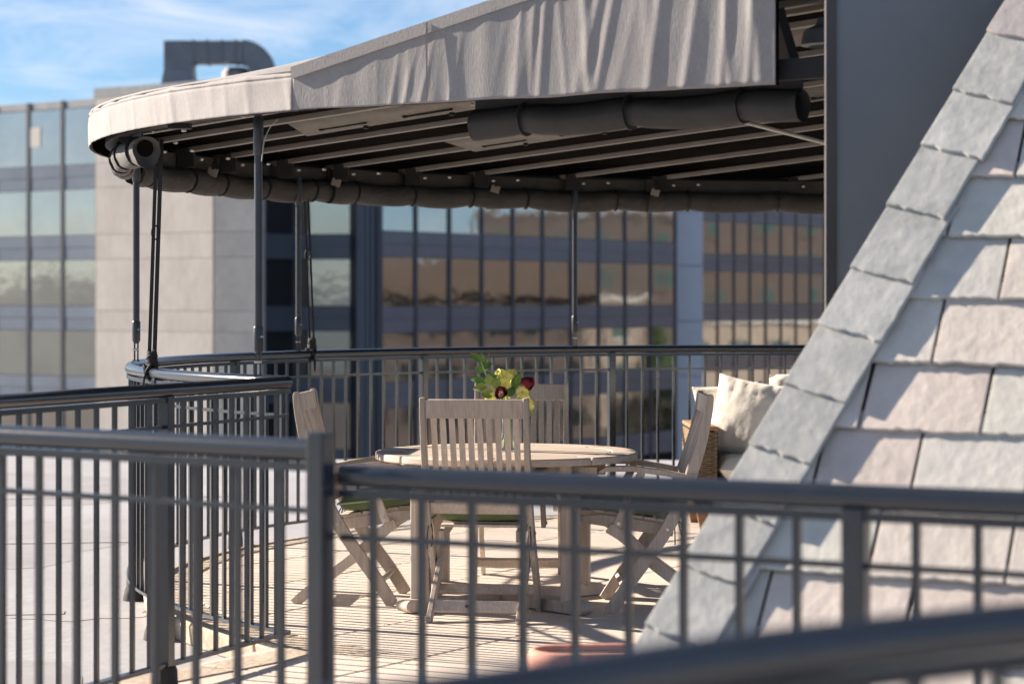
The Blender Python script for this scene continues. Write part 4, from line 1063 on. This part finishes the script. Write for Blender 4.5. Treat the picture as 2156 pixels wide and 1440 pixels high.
# leafy sprig rising at the left
spr = [V(1052, 845), V(1030, 805), V(1018, 775), V(1010, 757)]
MB().tube(catmull([tuple(q) for q in spr], 5), 0.003, 6).build('stem', 'stem', bq)
for (px, py, dx, dz, L, W, m, dy) in ((1012, 762, -0.9, 0.9, 0.058, 0.026, 'leaf', -0.01), (1012, 766, 0.05, 1, 0.05, 0.030, 'leaf', 0.0), (1016, 780, 0.9, 0.9, 0.05, 0.026, 'leaf', 0.012), (1014, 785, -0.5, 0.6, 0.045, 0.028, 'leaf', -0.02),
    (1024, 800, 0.9, 0.5, 0.05, 0.030, 'leaf', 0.01), (1022, 805, -1, 0.35, 0.06, 0.028, 'leaf', -0.01), (1026, 815, -1, 0.0, 0.055, 0.03, 'leaf_light', -0.02), (1034, 812, -0.2, 0.8, 0.05, 0.036, 'leaf_light', -0.03),
    (1042, 818, 0.1, 0.9, 0.05, 0.036, 'leaf_light', -0.035), (1040, 832, -0.9, 0.2, 0.05, 0.034, 'leaf_light', -0.03), (1050, 826, 0.5, 0.7, 0.045, 0.028, 'leaf', -0.02), (1082, 822, 0.2, 1, 0.07, 0.03, 'leaf', 0.0),
    (1088, 812, 0.3, 1, 0.06, 0.024, 'leaf', 0.0), (1072, 836, 0.3, 0.8, 0.05, 0.03, 'leaf', -0.03), (1095, 842, 0.7, 0.4, 0.045, 0.026, 'leaf_light', -0.02), (1062, 842, -0.6, 0.2, 0.05, 0.03, 'leaf', 0.02), (1060, 812, -0.3, 0.9, 0.05, 0.026, 'leaf', 0.02),
    (1098, 856, 0.5, -0.4, 0.05, 0.026, 'leaf_light', -0.02), (1046, 850, -0.7, -0.2, 0.045, 0.026, 'leaf', -0.02)):
    leaf(bq, V(px, py, dy), (dx, rb.uniform(-0.5, 0.3), dz), (rb.uniform(-0.3, 0.3), -1, 0.3), L * 1.25, W * 1.35, m)
for k in range(7): stem_to(V(1050 + 6 * k, 850 - 4 * (k % 3), 0.01 * (k % 3 - 1)), 0.022 * math.sin(k * 2.1))
def blossom(p, face, r, n, m, centre=True):
    f = Vector(face).normalized(); s1 = f.orthogonal().normalized(); s2 = f.cross(s1)
    root = MB().lathe([(0, -0.004), (r * 0.22, 0), (r * 0.16, 0.006), (0, 0.008)], 10).build('blossom', 'petal_centre' if centre else 'petal_yellow', bq)
    root.location = p; root.rotation_euler = f.to_track_quat('Z', 'Y').to_euler()
    for k in range(n):
        a = 2 * pi * k / n + rb.uniform(-0.15, 0.15); b = MB(); nn_ = 6
        for i in range(nn_ + 1):
            u = i / nn_; w = r * 0.42 * math.sin(pi * min(1, 0.12 + 0.82 * u)) ** 0.7; rad = r * (0.12 + 0.95 * u); z = 0.5 * r * u - 0.42 * r * u * u + 0.01 * r
            for s_ in (-1, 0, 1):
                x = rad; y = s_ * w; b.v.append((x * math.cos(a) - y * math.sin(a), x * math.sin(a) + y * math.cos(a), z + (0.12 * r * abs(s_)) + 0.05 * r * rb.uniform(-1, 1)))
        for i in range(nn_):
            q = i * 3; b.f += [(q, q + 1, q + 4, q + 3), (q + 1, q + 2, q + 5, q + 4)]
        b.build('petal', m, root, angle=80)
for (px, py, dy, fx, fz, r) in ((1064, 795, -0.01, 0.0, 0.3, 0.034), (1052, 788, 0.0, -0.5, 0.5, 0.026), (1078, 788, 0.01, 0.5, 0.6, 0.026), (1063, 808, -0.03, 0.1, -0.2, 0.026), (1034, 838, -0.03, -0.6, 0.0, 0.028), (1104, 846, -0.03, 0.4, -0.2, 0.034), (1112, 856, -0.02, 0.7, -0.4, 0.028)):
    p = V(px, py, dy); stem_to(p, rb.uniform(-0.02, 0.02)); blossom(p, (fx, -1, fz), r, 6, 'petal_yellow', False)
p = V(1100, 826, -0.035); stem_to(p, 0.01); blossom(p, (0.1, -1, 0.2), 0.026, 11, 'petal_yellow', True)
def rose(p, axis, r, L):
    ax = Vector(axis).normalized(); b = MB(); s1 = ax.orthogonal().normalized(); s2 = ax.cross(s1)
    root = MB().lathe([(0.0, -L * 0.5), (r * 0.5, -L * 0.45), (r * 0.72, -L * 0.1), (r * 0.6, L * 0.3), (0, L * 0.36)], 14).build('rose', 'rose', bq)
    root.location = p; root.rotation_euler = ax.to_track_quat('Z', 'Y').to_euler()
    for k in range(9):
        a = k * 2.4; lay = 0.62 + 0.045 * k; b = MB(); ni = 6; nj = 6
        for i in range(ni + 1):
            u = i / ni
            for j in range(nj + 1):
                v = -1 + 2 * j / nj; an = a + v * 0.85; rad = r * lay * (0.55 + 0.5 * math.sin(pi * 0.5 * min(1, u * 1.3))) * (1 + 0.14 * max(0, u - 0.75) * 4)
                z = -L * 0.45 + L * (0.98 - 0.02 * k) * u * (1 - 0.12 * v * v)
                b.v.append((rad * math.cos(an), rad * math.sin(an), z))
        for i in range(ni):
            for j in range(nj):
                q = i * (nj + 1) + j; b.f.append((q, q + 1, q + nj + 2, q + nj + 1))
        b.build('petal', 'rose', root, angle=80)
p = V(1108, 806, -0.01); stem_to(p, 0.012); rose(p, (0.85, -0.35, -0.25), 0.030, 0.062)
p = V(1056, 828, -0.035); stem_to(p, -0.008); rose(p, (-0.2, -0.9, 0.15), 0.027, 0.05)
b = MB()
for k in range(26):
    c = V(1050 + 12 * rb.random(), 818 + 26 * rb.random(), -0.066 - 0.008 * rb.random()); b.lathe([(0, -0.002), (0.0022, 0), (0, 0.002)], 6, c)
b.build('berries', 'berry', bq)['kind'] = 'stuff'
for (px, py, qx, qy) in ((1020, 770, 1030, 744), (1090, 800, 1100, 768)):
    MB().tube(catmull([tuple(V(px, py, 0.01)), tuple(V((px + qx) / 2 + 3, (py + qy) / 2, 0.01)), tuple(V(qx, qy, 0.0))], 4), 0.0022, 5).build('bud_stem', 'leaf', bq)

# ------------------------------------------------------------------ wicker sofa with cushions
SX, SY = 1.075, 13.95
sf = thing('wicker_sofa', 'wicker sofa with teak arm and cream cushions beside the slate hip', 'sofa', (SX, SY, 0.0), R(1))
def weave(w, h, n_st=9, pitch=0.0125):
    """woven panel in XZ, facing -Y"""
    b = MB(); rows_ = int(h / pitch)
    for k in range(rows_):
        z = (k + 0.5) * pitch; pts = []
        for i in range(n_st * 4 + 1):
            x = w * i / (n_st * 4); pts.append((x, -0.008 * math.cos(i * pi / 4 + (pi if k % 2 else 0)), z))
        b.sweep(pts, [(-0.004, -0.0042), (0.004, -0.0042), (0.004, 0.0042), (-0.004, 0.0042)], cap=False)
    for i in range(n_st + 1):
        x = w * i / n_st; b.box((x, 0.003, h / 2), (0.006, 0.006, h))
    return b
AW, AD, AH = 0.125, 0.74, 0.60
def wk(w, h, loc, rz):
    o = weave(w, h, max(3, int(w / 0.036))).build('weave', 'wicker', sf, smooth=False); o['kind'] = 'stuff'; o.location = loc; o.rotation_euler = (0, 0, rz); return o
MB().box((AW / 2, AD / 2, 0.13 + 0.235), (AW - 0.024, AD - 0.024, 0.465)).build('arm_core', 'wicker_dark', sf, smooth=False)
wk(AW, 0.47, (0, 0, 0.13), 0); wk(AD, 0.47, (0, AD, 0.13), R(-90)); wk(AD, 0.47, (AW, 0, 0.13), R(90))
MB().box((AW / 2, AD / 2 - 0.01, 0.615), (AW + 0.02, AD + 0.02, 0.024)).build('arm_top', 'teak_fresh', sf, smooth=False, bevel=0.008)
W = 1.9
MB().box((AW + W / 2, AD / 2, 0.20), (W, AD - 0.02, 0.16)).build('seat_core', 'wicker_dark', sf, smooth=False)
wk(W, 0.17, (AW, 0.0, 0.12), 0)
MB().box((AW + W / 2, AD - 0.04, 0.43), (W, 0.07, 0.5)).build('back_core', 'wicker_dark', sf, smooth=False); wk(W, 0.5, (AW, AD - 0.085, 0.18), 0)
for (x, y) in ((0.05, 0.05), (0.05, AD - 0.05), (AW + W, 0.05), (AW + W, AD - 0.05)):
    MB().sweep([(x, y, 0.125), (x + 0.01, y, 0.0)], [(-0.035, -0.03), (0.035, -0.03), (0.035, 0.03), (-0.035, 0.03)], up=(0, 1, 0), scales=[1, 0.65]).build('leg', 'teak_fresh', sf, smooth=False)
MB().box((AW + W / 2, 0.04, 0.10), (W, 0.03, 0.045)).build('front_rail', 'teak_fresh', sf, smooth=False)
def cushion_box(w, d, h, seed):
    b = MB(); n = 20
    for sgn in (1, -1):
        for i in range(n + 1):
            for j in range(n + 1):
                u = -1 + 2 * i / n; v = -1 + 2 * j / n; e = max(0, (1 - abs(u) ** 9) * (1 - abs(v) ** 9)) ** 0.35
                b.v.append((u * w / 2, v * d / 2, sgn * h / 2 * e * (1 + 0.08 * nv(u * 2 + seed, v * 2)) + 0.005 * nv(u * 7, v * 5, seed) * e))
    off = (n + 1) ** 2
    for i in range(n):
        for j in range(n):
            a = i * (n + 1) + j; b.f.append((a, a + 1, a + n + 2, a + n + 1)); b.f.append((a + off, a + off + n + 1, a + off + n + 2, a + off + 1))
    return b
def pillow(w, h, t_, seed):
    b = MB(); n = 26
    for sgn in (1, -1):
        for i in range(n + 1):
            for j in range(n + 1):
                u = -1 + 2 * i / n; v = -1 + 2 * j / n
                e = max(0, (1 - u * u) * (1 - v * v)) ** 0.45
                pk = 1 - 0.075 * (1 - v * v) * abs(u) ** 3; pq = 1 - 0.075 * (1 - u * u) * abs(v) ** 3
                edge = 1 - e
                wr = 0.012 * nv(u * 9 + seed, v * 2.5, seed) * edge * e * 3 + 0.008 * nv(u * 2.2, v * 2.2 + seed) * e + 0.008 * nv(u * 2.5, v * 11, seed + 3) * edge * e * 3
                b.v.append((u * pk * w / 2, sgn * (t_ / 2 * e) + wr * sgn, v * pq * h / 2))
    off = (n + 1) ** 2
    for i in range(n):
        for j in range(n):
            a = i * (n + 1) + j; b.f.append((a, a + 1, a + n + 2, a + n + 1)); b.f.append((a + off, a + off + n + 1, a + off + n + 2, a + off + 1))
    return b
def soft(name, label, b, loc, rot, cat, group=None):
    o = b.build(name, 'cream_fabric', None, angle=80); o.location = loc; o.rotation_euler = rot; tag(o, label, cat, group); return o
c4, s4 = math.cos(R(1)), math.sin(R(1))
def SL_(x, y, z): return (SX + x * c4 - y * s4, SY + x * s4 + y * c4, z)
soft('seat_cushion', 'thick cream seat cushion on the wicker sofa', cushion_box(0.94, 0.70, 0.165, 1.0), SL_(AW + 0.475, 0.33, 0.372), (0, 0, R(4)), 'cushion')
soft('seat_cushion', 'second cream seat cushion on the sofa behind the slate hip', cushion_box(0.94, 0.70, 0.165, 2.0), SL_(AW + 1.43, 0.33, 0.372), (0, 0, R(4)), 'cushion')
soft('back_cushion', 'tall cream back cushion of the sofa beside the slate hip', cushion_box(0.94, 0.46, 0.17, 3.0), SL_(AW + 0.86, 0.60, 0.685), (R(80), 0, R(4)), 'cushion')
soft('throw_pillow', 'cream throw pillow leaning in front on the sofa', pillow(0.50, 0.48, 0.18, 1.3), SL_(0.36, 0.30, 0.660), (R(-18), R(9), R(-22)), 'pillow', 'throw pillows on the sofa')
soft('throw_pillow', 'bright cream throw pillow with a pointed corner over the sofa arm', pillow(0.44, 0.42, 0.15, 4.3), SL_(0.27, 0.50, 0.655), (R(-14), R(-5), R(6)), 'pillow', 'throw pillows on the sofa')
